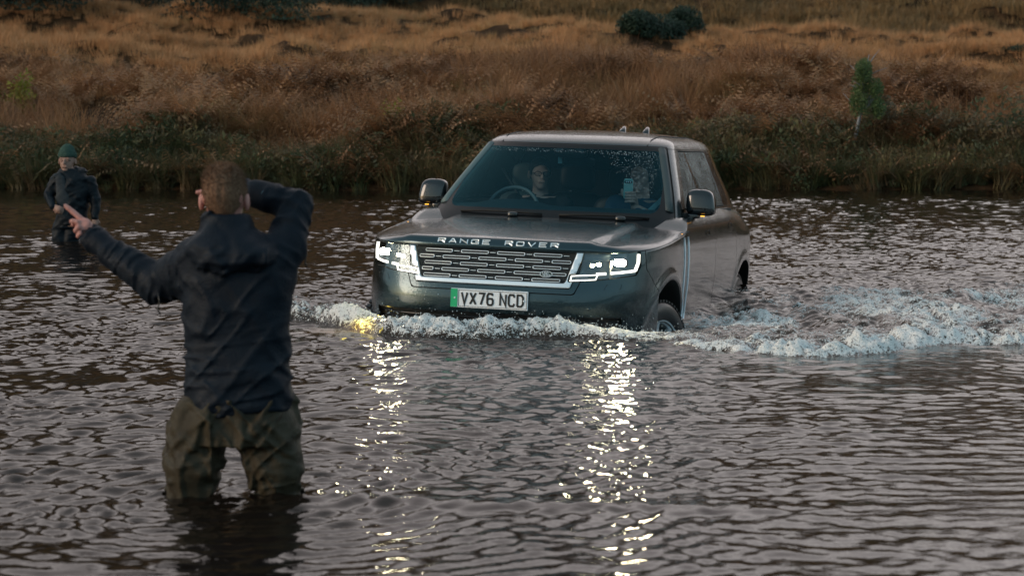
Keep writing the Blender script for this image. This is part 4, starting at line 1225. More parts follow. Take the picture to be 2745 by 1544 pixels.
# wheels
def tyre_mesh():
    prof = [(.27, -.12), (.30, -.135), (.37, -.138), (.398, -.12), (.405, -.09), (.408, 0), (.405, .09), (.398, .12), (.37, .138), (.30, .135), (.27, .12)]
    return lathe(prof, 72, 'x')
def tread_blocks():
    P_ = []
    for k in range(60):
        for j, xo in enumerate((-.105, -.06, -.02, .02, .06, .105)):
            a = 2 * math.pi * (k + .5 * (j % 2)) / 60
            rot = Matrix.Rotation(a, 3, 'X')
            P_.append(box(tuple(rot @ Vector((xo, 0, .409))), (.033, .026, .016), rot))
    return merge(P_)
def rim_mesh():
    P_ = [lathe([(.275, .125), (.285, .130), (.278, .12), (.262, .105), (.255, .0), (.255, -.1), (.27, -.12)], 64, 'x'), lathe([(.001, .085), (.045, .085), (.055, .07), (.06, .03)], 24, 'x')]
    for k in range(7):
        for d in (-.09, .09):
            a = 2 * math.pi * k / 7 + d
            rot = Matrix.Rotation(a, 3, 'X'); c0 = rot @ Vector((.075, 0, .04)); c1 = rot @ Vector((.118, 0, .27))
            side = rot @ Vector((0, 1, 0))
            V = []
            for c_, w_ in ((c0, .011), (c1, .015)):
                for sx, sy in ((-1, -1), (-1, 1), (1, 1), (1, -1)): V.append(tuple(c_ + side * (w_ * sy) + Vector((.012 * sx - (.012), 0, 0))))
            P_.append((V, [(0, 1, 2, 3), (7, 6, 5, 4), (0, 4, 5, 1), (1, 5, 6, 2), (2, 6, 7, 3), (3, 7, 4, 0)]))
    return merge(P_)
tyre_me = mesh_data("tyre", *tyre_mesh()); tyre_me.materials.append(M_rubber)
tread_me = mesh_data("tread", *tread_blocks(), False); tread_me.materials.append(M_rubber)
rim_me = mesh_data("rim", *rim_mesh(), False); rim_me.materials.append(M_alloy)
disc_me = mesh_data("brake_disc", *lathe([(.001, .0), (.19, .0), (.19, -.02)], 40, 'x')); disc_me.materials.append(M_under)
for (sx, y_, z_) in ((1, .86, .245), (1, 3.80, .275), (-1, .86, .245), (-1, 3.80, .275)):
    w = bpy.data.objects.new("wheel", tyre_me); link(w, car); w.location = (sx * .815, y_, z_); w.rotation_euler = (.2, 0, (math.pi if sx < 0 else 0) + (rad(-15) if y_ < 2 else 0))
    for me in (tread_me, rim_me, disc_me): link(bpy.data.objects.new(me.name, me), w)

# wipers
for x0, x1 in ((-.62, -.02), (.10, .70)):
    pts = [(x, float(ws_y(x, 1.165)) - .016, 1.165 + .010 * math.sin((x - x0) * 5)) for x in np.linspace(x0, x1, 7)]
    wp = part("wiper", *tube(pts, .008, 6), M_black)
for x_ in (-.22, .52): part("wiper_hub", *rbox((x_, float(ws_y(x_, 1.155)) - .03, 1.157), (.075, .05, .035), e=3), M_gloss)
# drops clinging to the unwiped corner of the windscreen
r_ = random.Random(3); P_ = []
ic = bmesh.new(); bmesh.ops.create_icosphere(ic, subdivisions=1, radius=1); icv = [tuple(v.co) for v in ic.verts]; icf = [tuple(v.index for v in f.verts) for f in ic.faces]; ic.free()
n_ = 0
DV, DF = [], []
while n_ < 420:
    x, z = r_.uniform(.10, .66), r_.uniform(1.28, 1.60)
    arc = math.hypot(x - .02, z - 1.12); 
    edge = .50 + .06 * r_.random()
    if arc < edge or x > gW(z) - .07 or z < 1.60 - (x - .1) * .75 + 0: continue
    s = .0013 * r_.uniform(.5, 1.6); y = float(ws_y(x, z)) - .001
    b = len(DV); DV += [(x + s * p[0], y + s * p[1] * .6, z + s * 1.2 * p[2]) for p in icv]; DF += [tuple(b + i for i in f_) for f_ in icf]; n_ += 1
for k in range(260):
    x, z = r_.uniform(-.70, .60), 1.598 + r_.uniform(-.012, .012); s = .0015 * r_.uniform(.5, 1.4)
    if abs(x) > gW(z) - .07: continue
    y = float(ws_y(x, z)) - .001; b = len(DV); DV += [(x + s * p[0], y + s * p[1] * .6, z + s * p[2]) for p in icv]; DF += [tuple(b + i for i in f_) for f_ in icf]
M_drop = mat("water drops", (0.75, 0.85, 0.9), 0.08, 0.0)
part("raindrops", DV, DF, M_drop, kind="stuff")

# ---- cabin
M_dash = mat("dashboard", (0.035, 0.055, 0.06), 0.6); M_seatd = mat("dark leather", (0.012, 0.014, 0.016), 0.5); M_seatl = mat("grey leather", (0.10, 0.15, 0.155), 0.5)
X_, Y_ = np.meshgrid(np.linspace(-.80, .80, 50), np.linspace(1.42, 2.02, 16))
hump = .035 * np.exp(-((X_ + .36) / .2) ** 4) * sstep(1.6, 1.75, Y_)
Z_ = 1.135 + .075 * sstep(1.42, 1.66, Y_) + hump - .05 * sstep(1.93, 2.02, Y_)
part("dashboard", np.stack([X_, np.maximum(Y_, 1.42 + .2 * (X_ / .8) ** 2), Z_], -1).reshape(-1, 3), grid_faces(16, 50), M_dash)
part("cabin_tub", *merge([box((0, 3.6, 1.0), (1.5, .1, .9)), box((0, 2.9, .8), (1.6, 1.9, .1)), box((-.86, 2.7, 1.0), (.06, 1.9, .4)), box((.86, 2.7, 1.0), (.06, 1.9, .4))]), M_black, smooth=False)
part("headlining", *clips(GVt + np.array([0, 0, -.028]), GFt, lambda x, y, z: z - 1.64), M_dash)
def seat(x, y, m, name="seat"):
    s_ = part(name, *merge([rbox((x, y + .10, .98), (.50, .16, .62), e=4), rbox((x, y - .18, .72), (.50, .55, .16), e=4)]), m)
    part("headrest", *rbox((x, y + .13, 1.395), (.27, .11, .20), e=3.6), m, parent=s_)
    part("headrest_post", *tube([(x - .05, y + .12, 1.25), (x - .05, y + .12, 1.34)], .008), M_chrome, parent=s_)
    return s_
seat(-.45, 2.52, M_seatl); seat(.27, 2.57, M_seatd); seat(-.19, 2.95, M_seatd, "rear_seat"); seat(.45, 3.3, M_seatd, "rear_seat")
# steering wheel
sw_c = Vector((-.42, 2.05, 1.16)); tilt = rad(-28)
pts = [tuple(sw_c + Vector((.185 * math.cos(a), .185 * math.sin(a) * math.sin(-tilt) * .9, .185 * math.sin(a) * math.cos(tilt)))) for a in np.linspace(0, 2 * math.pi, 33)]
stw = part("steering_wheel", *tube(pts, .014, 8), M_seatl)
part("wheel_hub", *rbox(tuple(sw_c), (.14, .06, .10), e=3), M_seatd, parent=stw)
for a in (rad(5), rad(175), rad(270)): part("wheel_spoke", *tube([tuple(sw_c), tuple(sw_c + Vector((.18 * math.cos(a), .0, .18 * math.sin(a))))], .013, 6), M_seatd, parent=stw)
# inside mirror and camera pod
pod = part("mirror_pod", *rbox((.0, 2.03, 1.585), (.24, .12, .07), e=3), M_black)
part("pod_cover", *rbox((-.07, 1.985, 1.600), (.07, .02, .025), e=2.4), M_seatl, parent=pod); part("pod_cover", *rbox((.07, 1.985, 1.600), (.07, .02, .025), e=2.4), M_seatl, parent=pod)
part("rear_view_mirror", *rbox((.03, 2.12, 1.525), (.25, .03, .07), e=4), M_gloss, parent=pod)
part("mirror_sticker", *box((-.085, 2.06, 1.532), (.03, .004, .05)), mat("pale blue label", (0.15, .42, .48), .5), parent=pod, smooth=False)
for sgn in (-1, 1):
    zs_ = np.linspace(1.2, 1.62, 8)
    part("pillar_lining", *tube([(sgn * (gW(z) - .07), float(ws_y(gW(z) - .10, z)) + .06, z) for z in zs_], .035, 8), M_seatl if sgn < 0 else M_dash)
    part("seat_belt", *tube([(sgn * .66, 2.62, 1.45), (sgn * .52, 2.5, 1.30), (sgn * .30, 2.42, 1.0)], .014, 4), M_seatd)

# added disc and spot, not a real lamp: yellow headlight glow in the splash
fl = part("added_glow_disc", *lathe([(.001, -.01), (.035, -.006), (.04, .02)], 20, 'y', (-.80, .16, .47)), emis("added foam glow", (1.0, .72, .12), 12.0))
pl = bpy.data.lights.new("added_foam_spot", 'SPOT'); pl.energy = 26; pl.color = (1.0, .78, .12); pl.spot_size = rad(120); pl.spot_blend = 1.0; pl.shadow_soft_size = .05
po = link(bpy.data.objects.new("added_foam_spot", pl), fl); po.location = (-.84, -.40, .68); po.rotation_euler = (0, 0, 0)
# ------------------------------------------------------------------ people
PITCH = rad(4.574)
def at(u, v, Y):
    """measured picture point (2576-wide) at depth Y from the camera -> place in the world"""
    a, b = (u - 1288) / 5743, (724.5 - v) / 5743
    dy = math.cos(PITCH) + b * math.sin(PITCH); dz = -math.sin(PITCH) + b * math.cos(PITCH)
    return np.array([a * Y / dy, Y, CAM_H + dz * Y / dy])

def ridged(X, Y, Z, fx, fy, fz, seed, warp=.35, wf=3.0):
    w = noise3(X * wf, Y * wf, Z * wf, seed + 50) * warp
    return 1 - np.abs(noise3(X * fx + w, Y * fy - w, Z * fz + w * 1.7, seed))

class Folds:
    """cloth folds: ridges stretched along given directions, low amplitude"""
    def __init__(s, specs): s.specs = specs
    def __call__(s, X, Y, Z):
        r = 0
        for (M, sc, amp, seed, pw, mask) in s.specs:
            M = np.array(M, float)
            x = (M[0, 0] * X + M[0, 1] * Y + M[0, 2] * Z) * sc[0]; y = (M[1, 0] * X + M[1, 1] * Y + M[1, 2] * Z) * sc[1]; z = (M[2, 0] * X + M[2, 1] * Y + M[2, 2] * Z) * sc[2]
            w = 1.3 * noise3(x * .45 + 5, y * .45, z * .45, seed + 9); w2 = 1.1 * noise3(x * .4, y * .5 + 3, z * .5, seed + 19)
            n = noise3(x + w, y + w2, z - w + w2, seed) + .35 * noise3(x * 1.9 + w2, y * 1.9, z * 1.9 + w, seed + 29)
            f = np.exp(-(n / (.62 / pw)) ** 2)
            r = r + .62 * amp * (f - .4) * (mask(X, Y, Z) if mask else 1)
        return r

def frame(d):
    """rows: direction d and two perpendiculars"""
    d = np.array(d, float); d /= np.linalg.norm(d); a = np.cross(d, [0, 0, 1.0]); a = a / np.linalg.norm(a) if np.linalg.norm(a) > .1 else np.array([1., 0, 0]); b = np.cross(d, a)
    return np.array([d, a, b])

def loft_sdf(P, secs, dirlean=None):
    """secs: (z, cx, cy, a, b) from low to high; returns approx signed distance of the lofted ellipse"""
    X, Y, Z = P; s = np.array(secs, float)
    o = np.argsort(s[:, 0]); s = s[o]
    zc = np.clip(Z, s[0, 0], s[-1, 0])
    g = lambda k: np.interp(zc, s[:, 0], s[:, k])
    a, b = g(3), g(4); x, y = X - g(1), Y - g(2)
    k = (np.abs(x / a) ** 2.3 + np.abs(y / b) ** 2.3) ** (1 / 2.3)
    d2 = (k - 1) * np.minimum(a, b)
    dz = np.abs(Z - zc)
    return np.where(dz > 0, np.hypot(np.maximum(d2, 0), dz) , np.maximum(d2, -.05))

def bounds(pts, pad): p = np.array(pts); return p.min(0) - pad, p.max(0) + pad
def place(o, base):
    """move a person's origin to its base without moving its mesh"""
    return o

M_skin = mat("skin", (0.42, 0.22, 0.18), 0.5, Subsurface_Weight=0.0)
t = NT(M_skin); c = t.coords("Object"); n_ = t.noise(c, 30, 3); t.l(t.ramp(n_.outputs["Fac"], [(.3, (.52, .24, .20)), (.7, (.42, .18, .15))]), t.b.inputs["Base Color"])
M_skin2 = mat("weathered skin", (0.30, 0.17, 0.13), 0.55)
M_skin3 = mat("pale skin", (0.62, 0.40, 0.32), 0.5)
M_hair = mat("short fair brown hair", (0.115, 0.060, 0.032), 0.75, Specular_IOR_Level=0.15)
t = NT(M_hair); c = t.coords("Object", (1, 1, .45)); n_ = t.noise(c, 160, 3, .7); t.l(t.ramp(n_.outputs["Fac"], [(.3, (.10, .054, .033)), (.7, (.25, .145, .090))]), t.b.inputs["Base Color"]); t.bump(n_.outputs["Fac"], .9, .004)
def cloth_mat(name, c1, c2, rough=.62, wet=None, bump=.35, scale=9, coat=0.0):
    m = mat(name, c1, rough); t = NT(m); c = t.coords("Object")
    n1 = t.noise(c, scale, 5, .6, .6); n2 = t.noise(c, 420, 2, .5)
    t.l(t.ramp(n1.outputs["Fac"], [(.3, c1), (.72, c2)]), t.b.inputs["Base Color"])
    n4 = t.noise(c, scale * 3.2, 3, .6, 2.2); h4 = t.math('ABSOLUTE', t.math('SUBTRACT', n4.outputs["Fac"], .5))
    b0 = t.bump(h4, .30, .02); b = t.bump(n1.outputs["Fac"], bump, .012, nrm=b0); b2 = t.bump(n2.outputs["Fac"], .25, .0008, nrm=b)
    t.b.inputs["Specular IOR Level"].default_value = .16
    if wet:
        n3 = t.noise(c, wet, 4, .7, 1.0); t.l(t.maprange(n3.outputs["Fac"], .45, .62, rough, rough - .16), t.b.inputs["Roughness"])
    return m
M_navy = cloth_mat("navy waterproof shell", (0.0045, 0.008, 0.014), (0.009, 0.014, 0.022), .66, wet=5.0)
M_wader = cloth_mat("olive wader cloth", (0.028, 0.022, 0.014), (0.062, 0.050, 0.032), .60, wet=4.0, bump=.6, scale=12)
M_boot = mat("black boot", (0.008, 0.008, 0.008), .4)
M_teal = cloth_mat("dark teal shell", (0.005, 0.008, 0.012), (0.009, 0.014, 0.019), .5)
M_beanie = cloth_mat("green knitted wool", (0.030, 0.060, 0.048), (0.055, 0.10, 0.080), .9, bump=.5, scale=60)
M_greyl = cloth_mat("grey lining", (0.022, 0.028, 0.033), (0.045, 0.054, 0.062), .6)

def person(name, V, F, m, label, cat="person", parent=None):
    o = obj(name, V, F, m); tag(o, label, cat); return o

def hand_sdf(P, wrist, palm, specs, thumb, rp=.019, flat=None):
    """palm from wrist to knuckles, each finger a bent chain"""
    d = cone(P, wrist, palm, .026, .036, (flat, .55) if flat is not None else None)
    for ch, r in specs + [thumb]:
        f = None
        for i in range(len(ch) - 1):
            q = cone(P, ch[i], ch[i + 1], r[i], r[i + 1]); f = q if f is None else smin(f, q, .003)
        d = smin(d, f, .006)
    return d

# ======== the man in front, seen from behind
YM = 8.2
A = lambda u, v, dy=0.0: at(u, v, YM + dy)
px = YM / 5743.0
zv = lambda v: A(600, v)[2]; xu = lambda u: A(u, 700)[0]
headc = A(565, 500, .02)
def head_fn(c, s=1.0, yaw=0.0, up=0.0, face=1):
    """face=+1 looks to +y"""
    c = np.array(c); ca, sa = math.cos(yaw), math.sin(yaw)
    def loc(X, Y, Z):
        x, y, z = (X - c[0]) / s, (Y - c[1]) / s * face, (Z - c[2]) / s
        if face < 0: x = -x
        return ca * x + sa * y, -sa * x + ca * y, z
    def fn(X, Y, Z):
        P = loc(X, Y, Z)
        d = ell(P, (0, -.012, .018), (.076, .094, .090))                    # skull
        d = smin(d, ell(P, (0, .030, -.045), (.058, .062, .070)), .03)      # face
        d = smin(d, ell(P, (0, .062, -.098), (.030, .026, .022)), .025)     # chin
        d = smin(d, cone(P, (0, .095, .002), (0, .112, -.030), .009, .013), .012)   # nose
        d = smin(d, cone(P, (-.04, .082, .018), (.04, .082, .018), .010, .010), .015)  # brow
        d = smin(d, cone(P, (-.018, .092, -.062), (.018, .092, -.062), .009, .009), .008)  # lips
        for q in (-1, 1):
            d = smax(d, -ell(P, (q * .031, .098, 0.0), (.016, .014, .009)), .010)  # eye sockets
            d = smin(d, ell(P, (q * .031, .080, -.001), (.012, .012, .010)), .003)
            ear = ell(P, (q * .084, -.010, -.012), (.011, .019, .032)); ear = smax(ear, -ell(P, (q * .092, .004, -.010), (.006, .011, .020)), .004)
            d = smin(d, ear, .006)
        return d * s
    return fn, loc
hf, hloc = head_fn(headc, .98)
sh_l, el_l, wr_l = A(486, 682), A(398, 716, .12), A(228, 596, .24)
sh_r, el_r, wr_r = A(680, 672), A(744, 518, .12), A(612, 479, .23)
torso_secs = [(zv(v), xu(u), YM + dy, a * px, b) for v, u, dy, a, b in (
    (1046, 598, 0, 139, .142), (1000, 599, 0, 143, .146), (930, 597, 0, 135, .142), (850, 596, .01, 134, .138), (760, 597, .01, 138, .142), (690, 598, .01, 136, .138), (640, 590, .01, 118, .120), (605, 580, .01, 92, .105), (575, 570, .01, 66, .085), (556, 566, .01, 54, .072))]
body_secs = [(s[0], s[1], s[2], s[3] - .02, s[4] - .02) for s in torso_secs]
def man_skin(X, Y, Z):
    P = (X, Y, Z); d = loft_sdf(P, body_secs)
    d = smin(d, hf(X, Y, Z), .02)
    d = smin(d, cone(P, A(566, 590), headc + np.array([0, -.01, -.05]), .056, .054), .02)
    for a, b, c in ((sh_l, el_l, wr_l), (sh_r, el_r, wr_r)):
        d = smin(d, cone(P, a, b, .055, .042), .03); d = smin(d, cone(P, b, c, .040, .027), .01)
    d = smin(d, cone(P, A(528, 1040), A(476, 1200), .085, .06), .03); d = smin(d, cone(P, A(668, 1040), A(704, 1200), .085, .06), .03)
    d = smin(d, cone(P, A(476, 1200), A(470, 1700), .06, .05), .03); d = smin(d, cone(P, A(704, 1200), A(706, 1700), .06, .05), .03)
    return d
lo, hi = bounds([A(403, 433, -.25), A(775, 1710, .3), wr_l], .03); lo[0] = wr_l[0] - .02
bV, bF = surface_nets(man_skin, (lo[0], YM - .2, -.62), (hi[0], YM + .30, headc[2] + .13), .0095)
# fine head
hV, hF = surface_nets(lambda X, Y, Z: smin(hf(X, Y, Z), cone((X, Y, Z), A(566, 590), headc + np.array([0, -.01, -.05]), .058, .056), .02), headc + np.array([-.10, -.13, -.155]), headc + np.array([.10, .14, .13]), .004)
# left hand pointing
H_ = lambda u, v, dy=0.0: A(u, v, .24 + dy)
def left_hand(X, Y, Z):
    P = (X, Y, Z)
    sp = [([H_(214, 560, .01), H_(200, 548, .015), H_(184, 534, .02), H_(173, 525, .022), H_(164.5, 518.5, .024)], [.0120, .0105, .0098, .0092, .0082]),
          ([H_(206, 567, -.005), H_(194, 559, -.012), H_(184, 557, -.010), H_(180, 557, .004)], [.0110, .0100, .0096, .0085]),
          ([H_(207, 579, -.012), H_(197, 573, -.022), H_(191, 580, -.018), H_(199, 584, -.004)], [.0110, .0102, .0094, .0085]),
          ([H_(210, 590, -.012), H_(202, 588, -.022), H_(197, 594, -.017), H_(205, 597, -.004)], [.0100, .0092, .0086, .0078])]
    th = ([H_(224, 570, .030), H_(206, 566, .036), H_(192, 563, .030), H_(184, 565, .020)], [.0125, .0115, .0105, .0090])
    return hand_sdf(P, wr_l, H_(211, 573, 0), sp, th, flat=(0.3, 1, -.3))
lV, lF = surface_nets(left_hand, H_(150, 640, -.07), H_(245, 505, .08), .0028)
# right hand shading the eyes, just past the head
R_ = lambda u, v, dy=0.0: A(u, v, .20 + dy)
def right_hand(X, Y, Z):
    P = (X, Y, Z); sp = []
    for k in range(4):
        o = -.010 + .019 * k
        ln = (508, 497, 502, 512)[k]
        sp.append(([R_(556, 480 + 2 * k, o - .01), R_(534, 480 + 2 * k, o - .004), R_(516 + (ln - 497) * .5, 481 + 2 * k, o), R_(ln, 482 + 2.2 * k, o)], [.0105, .0098, .0092, .0080]))
    th = ([R_(585, 492, -.02), R_(566, 500, -.026), R_(552, 503, -.022)], [.0125, .011, .0092])
    return hand_sdf(P, wr_r, R_(560, 482, .015), sp, th, flat=(0, 0, 1))
rV, rF = surface_nets(right_hand, R_(482, 520, -.07), R_(630, 458, .09), .0028)
V, F = merge([(bV, bF), (hV, hF), (lV, lF), (rV, rF)])
man = person("person", V, F, M_skin, "man with short fair hair seen from behind in navy jacket and olive waders, pointing left")

# jacket
fl_l, fl_r = frame(wr_l - el_l), frame(el_r - sh_r)
def near_seg(a, b, w):
    return lambda X, Y, Z: sstep(w, w * .45, cone((X, Y, Z), a, b, 0, 0))
torso_mask = lambda X, Y, Z: 1 - .75 * np.maximum(near_seg(el_l, wr_l, .2)(X, Y, Z), near_seg(el_r, wr_r, .2)(X, Y, Z))
c45 = math.sqrt(.5)
jf = Folds([
    ([[c45, 0, c45], [0, 1, 0], [-c45, 0, c45]], (3.0, 3.0, 13.0), .012, 201, 3, torso_mask),
    ([[c45 * .9, 0, -c45], [0, 1, 0], [c45, 0, c45 * .9]], (3.0, 3.0, 11.0), .011, 202, 3, torso_mask),
    ([[1, 0, .15], [0, 1, 0], [-.15, 0, 1]], (2.5, 3.0, 16.0), .015, 203, 3, lambda X, Y, Z: sstep(zv(760), zv(960), Z) * 1.0),
    (frame(wr_l - el_l), (24, 7, 7), .016, 204, 2.5, near_seg(el_l + (el_l - wr_l) * .1, wr_l, .12)),
    (frame(el_l - sh_l), (20, 6, 6), .014, 205, 2.5, near_seg(sh_l, el_l, .14)),
    (frame(el_r - sh_r), (17, 6, 6), .014, 206, 2.5, near_seg(sh_r, el_r, .14)),
    (frame(wr_r - el_r), (20, 7, 7), .013, 207, 2.5, near_seg(el_r, wr_r, .12)),
])
hoodf = Folds([([[1, 0, 0], [0, 1, 0], [0, 0, 1]], (9, 6, 13), .016, 211, 2.5, None), ([[c45, 0, c45], [0, 1, 0], [-c45, 0, c45]], (6, 6, 16), .016, 212, 3, None)])
def hood_fn(X, Y, Z):
    P = (X, Y, Z)
    h = loft_sdf(P, [(zv(v), xu(u), YM + dy, a * px, b) for v, u, dy, a, b in ((672, 590, -.055, 78, .088), (655, 590, -.06, 104, .112), (630, 588, -.05, 112, .118), (605, 582, -.035, 92, .108), (580, 574, -.015, 70, .098), (556, 568, .0, 56, .086), (546, 566, .0, 50, .078))])
    return h - .010 - hoodf(X, Y, Z)
def jacket_fn(X, Y, Z):
    P = (X, Y, Z); d = loft_sdf(P, torso_secs)
    d = smin(d, cone(P, A(500, 655), el_l, .090, .072), .05); d = smin(d, cone(P, el_l, wr_l + (wr_l - el_l) * -.02, .070, .045), .02)
    d = smin(d, cone(P, A(662, 712), A(720, 622, .04), .100, .074), .045); d = smin(d, cone(P, A(720, 622, .04), el_r, .072, .062), .02); d = smin(d, cone(P, el_r, wr_r, .060, .045), .012)
    # hood lying on the back and the raised collar
    d = smin(d, hood_fn(X, Y, Z), .010)
    zc = A(566, 562)[2]; r = np.sqrt(((X - A(568, 568)[0]) / 1.0) ** 2 + (Y - YM) ** 2)
    col = np.sqrt(((r - .080) / 1.0) ** 2 + ((Z - zc) / 2.2) ** 2) - .013
    d = smin(d, col, .022)
    # cuffs
    u = (wr_l - el_l) / np.linalg.norm(wr_l - el_l); cuff = cone(P, wr_l - u * .045, wr_l - u * .008, .052, .047); d = smin(d, cuff, .008)
    d = d - jf(X, Y, Z)
    # hood seams and pull folds
    d = smax(d, -cone(P, headc + np.array([0, 0, -.02]), A(568, 575), .072, .066), .006)
    # open hem, open neck
    d = np.maximum(d, zv(1034) + .012 * np.sin((X - xu(598)) * 14) - Z)
    d = np.maximum(d, -(cone(P, wr_l - u * .02, wr_l + u * .1, .036, .036)))
    return d
lo = (wr_l[0] - .04, YM - .24, zv(1052)); hi = (xu(800), YM + .34, zv(440))
V, F = surface_nets(jacket_fn, lo, hi, .0072)
jk = obj("jacket", V, F, M_navy, man)
# wrist strap ends and drawcord tags hanging from the elbows
for (u, v, dy) in ((398, 757, .0), (768, 640, .06)):
    p = A(u, v - 20, dy); obj("drawcord", *tube([p, p + np.array([.004, 0, -.03]), p + np.array([-.002, 0, -.06]), p + np.array([.008, 0, -.08])], .003, 5), M_boot, jk)
obj("sleeve_badge", *merge([([tuple(A(668 + 11 * math.cos(a), 487 + 9 * math.sin(a), .135 )) for a in np.linspace(0, 2 * math.pi, 16, endpoint=False)] , [tuple(range(16))])]), mat("pale badge", (.10, .17, .20), .5), jk, False)

# waders
def wader_fn(X, Y, Z):
    P = (X, Y, Z)
    d = loft_sdf(P, [(zv(1110), xu(592), YM, 160 * px, .150), (zv(1050), xu(592), YM, 158 * px, .148), (zv(1000), xu(590), YM, 150 * px, .140)])
    L1, L2, L3 = A(510, 1060), A(484, 1170, -.02), A(478, 1262, .0)
    q = smin(cone(P, L1, L2, .116, .104), cone(P, L2, L3, .106, .088), .03)
    R1, R2, R3 = A(672, 1070), A(700, 1180, -.02), A(706, 1262, .0)
    r = smin(cone(P, R1, R2, .116, .102), cone(P, R2, R3, .104, .084), .03)
    d = smin(d, smin(q, r, .012), .04)
    d = smin(d, cone(P, L3, A(478, 1600), .085, .07), .02); d = smin(d, cone(P, R3, A(708, 1600), .082, .07), .02)
    return d - wfold(X, Y, Z)
wfold = Folds([
    ([[1, 0, 0], [0, 1, 0], [0, 0, 1]], (11, 6, 3.2), .026, 301, 2.5, None),
    ([[c45, 0, c45], [0, 1, 0], [-c45, 0, c45]], (5, 4, 15), .024, 302, 3, None),
    ([[c45, 0, -c45], [0, 1, 0], [c45, 0, c45]], (6, 4, 17), .018, 303, 3, None),
    ([[1, 0, 0], [0, 1, 0], [0, 0, 1]], (7, 7, 22), .020, 304, 3, lambda X, Y, Z: sstep(.28, .02, Z))])
V, F = surface_nets(wader_fn, (xu(380), YM - .22, -.60), (xu(800), YM + .22, zv(995)), .0078)
wd = obj("waders", V, F, M_wader, man)
for u0, u1 in ((430, 545), (655, 765)):
    pass
obj("boot", *rbox(tuple(A(478, 1700) + np.array([0, .06, -.0])), (.11, .30, .11), e=3), M_boot, man); obj("boot", *rbox(tuple(A(708, 1700) + np.array([0, .06, 0])), (.11, .30, .11), e=3), M_boot, man)

# hair: a cap with a short nap
nape = lambda y: -.062 + .05 * sstep(-.06, .05, y)
def hair_fn(X, Y, Z):
    x, y, z = hloc(X, Y, Z); P = (x, y, z)
    d = ell(P, (0, -.014, .024), (.080, .101, .097)); d = smin(d, ell(P, (0, -.040, -.030), (.050, .052, .055)), .03)
    d = d - .005 * sstep(.04, .10, z) - .0032 * noise3(x * 60, y * 60, z * 26, 401) - .004 * noise3(x * 20, y * 20, z * 14, 402)
    d = smax(d, (-.058 + .050 * sstep(-.085, -.02, y) + .055 * sstep(.0, .06, y)) - z, .008)
    d = smax(d, y - .075 - .3 * (z - .06), .01)
    return d
V, F = surface_nets(hair_fn, headc + np.array([-.12, -.14, -.12]), headc + np.array([.12, .14, .15]), .0036)
cap = obj("hair", V, F, M_hair, man)
cap_v = V
me_ = cap.data; nr = np.zeros(len(V) * 3); me_.vertices.foreach_get("normal", nr); nr = nr.reshape(-1, 3)
r_ = np.random.default_rng(4); idx = r_.integers(0, len(V), 6500); HVs, HFs = [], []
for i in idx:
    p, n = V[i], nr[i]; top = sstep(.03, .1, p[2] - headc[2]); ln = (.006 + .012 * top) * r_.uniform(.6, 1.3)
    d_ = n + r_.normal(0, .28, 3) + np.array([-.25 * top, 0, -.35 * (1 - top)]); d_ /= np.linalg.norm(d_)
    s_ = np.cross(d_, r_.normal(0, 1, 3)); s_ = s_ / np.linalg.norm(s_) * .0009
    b = len(HVs); HVs += [p - s_, p + s_, p + d_ * ln]; HFs.append((b, b + 1, b + 2))
hs = obj("hair_strands", HVs, HFs, M_hair, man); tag(hs, kind="stuff")

# ======== the far man in the green beanie
YF_ = 23.6
B = lambda u, v, dy=0.0: at(u, v, YF_ + dy)
fh = B(169, 404)
ff, floc = head_fn(fh, 1.02, yaw=-.12, face=-1)
fx = lambda u: B(u, 500)[0]; fz = lambda v: B(180, v)[2]; pf = YF_ / 5743
fsecs = [(fz(v), fx(u), YF_ , a * pf, b) for v, u, a, b in ((570, 180, 38, .14), (540, 182, 39, .14), (500, 182, 40, .14), (465, 182, 44, .135), (448, 180, 45, .12), (436, 176, 33, .10), (424, 173, 20, .08))]
fs_l, fe_l, fw_l = B(139, 455), B(124, 492, -.02), B(133, 519, -.18)
fs_r, fe_r, fw_r = B(228, 458), B(240, 505), B(239, 545, -.05)
def far_skin(X, Y, Z):
    P = (X, Y, Z); d = loft_sdf(P, [(s[0], s[1], s[2], s[3] - .03, s[4] - .03) for s in fsecs])
    d = smin(d, ff(X, Y, Z), .02); d = smin(d, cone(P, B(172, 440), fh + np.array([0, .01, -.05]), .055, .05), .02)
    for a, b, c in ((fs_l, fe_l, fw_l), (fs_r, fe_r, fw_r)): d = smin(d, cone(P, a, b, .05, .04), .02); d = smin(d, cone(P, b, c, .04, .028), .02)
    for u in (152, 178): d = smin(d, cone(P, B(u + 12, 560), B(u, 610), .07, .055), .02); d = smin(d, cone(P, B(u, 610), B(u, 740), .055, .05), .02)
    return d
v1 = surface_nets(far_skin, (fx(105), YF_ - .3, -.6), (fx(262), YF_ + .25, fh[2] + .14), .012)
v2 = surface_nets(lambda X, Y, Z: ff(X, Y, Z), fh + np.array([-.10, -.15, -.14]), fh + np.array([.10, .13, .13]), .0045)
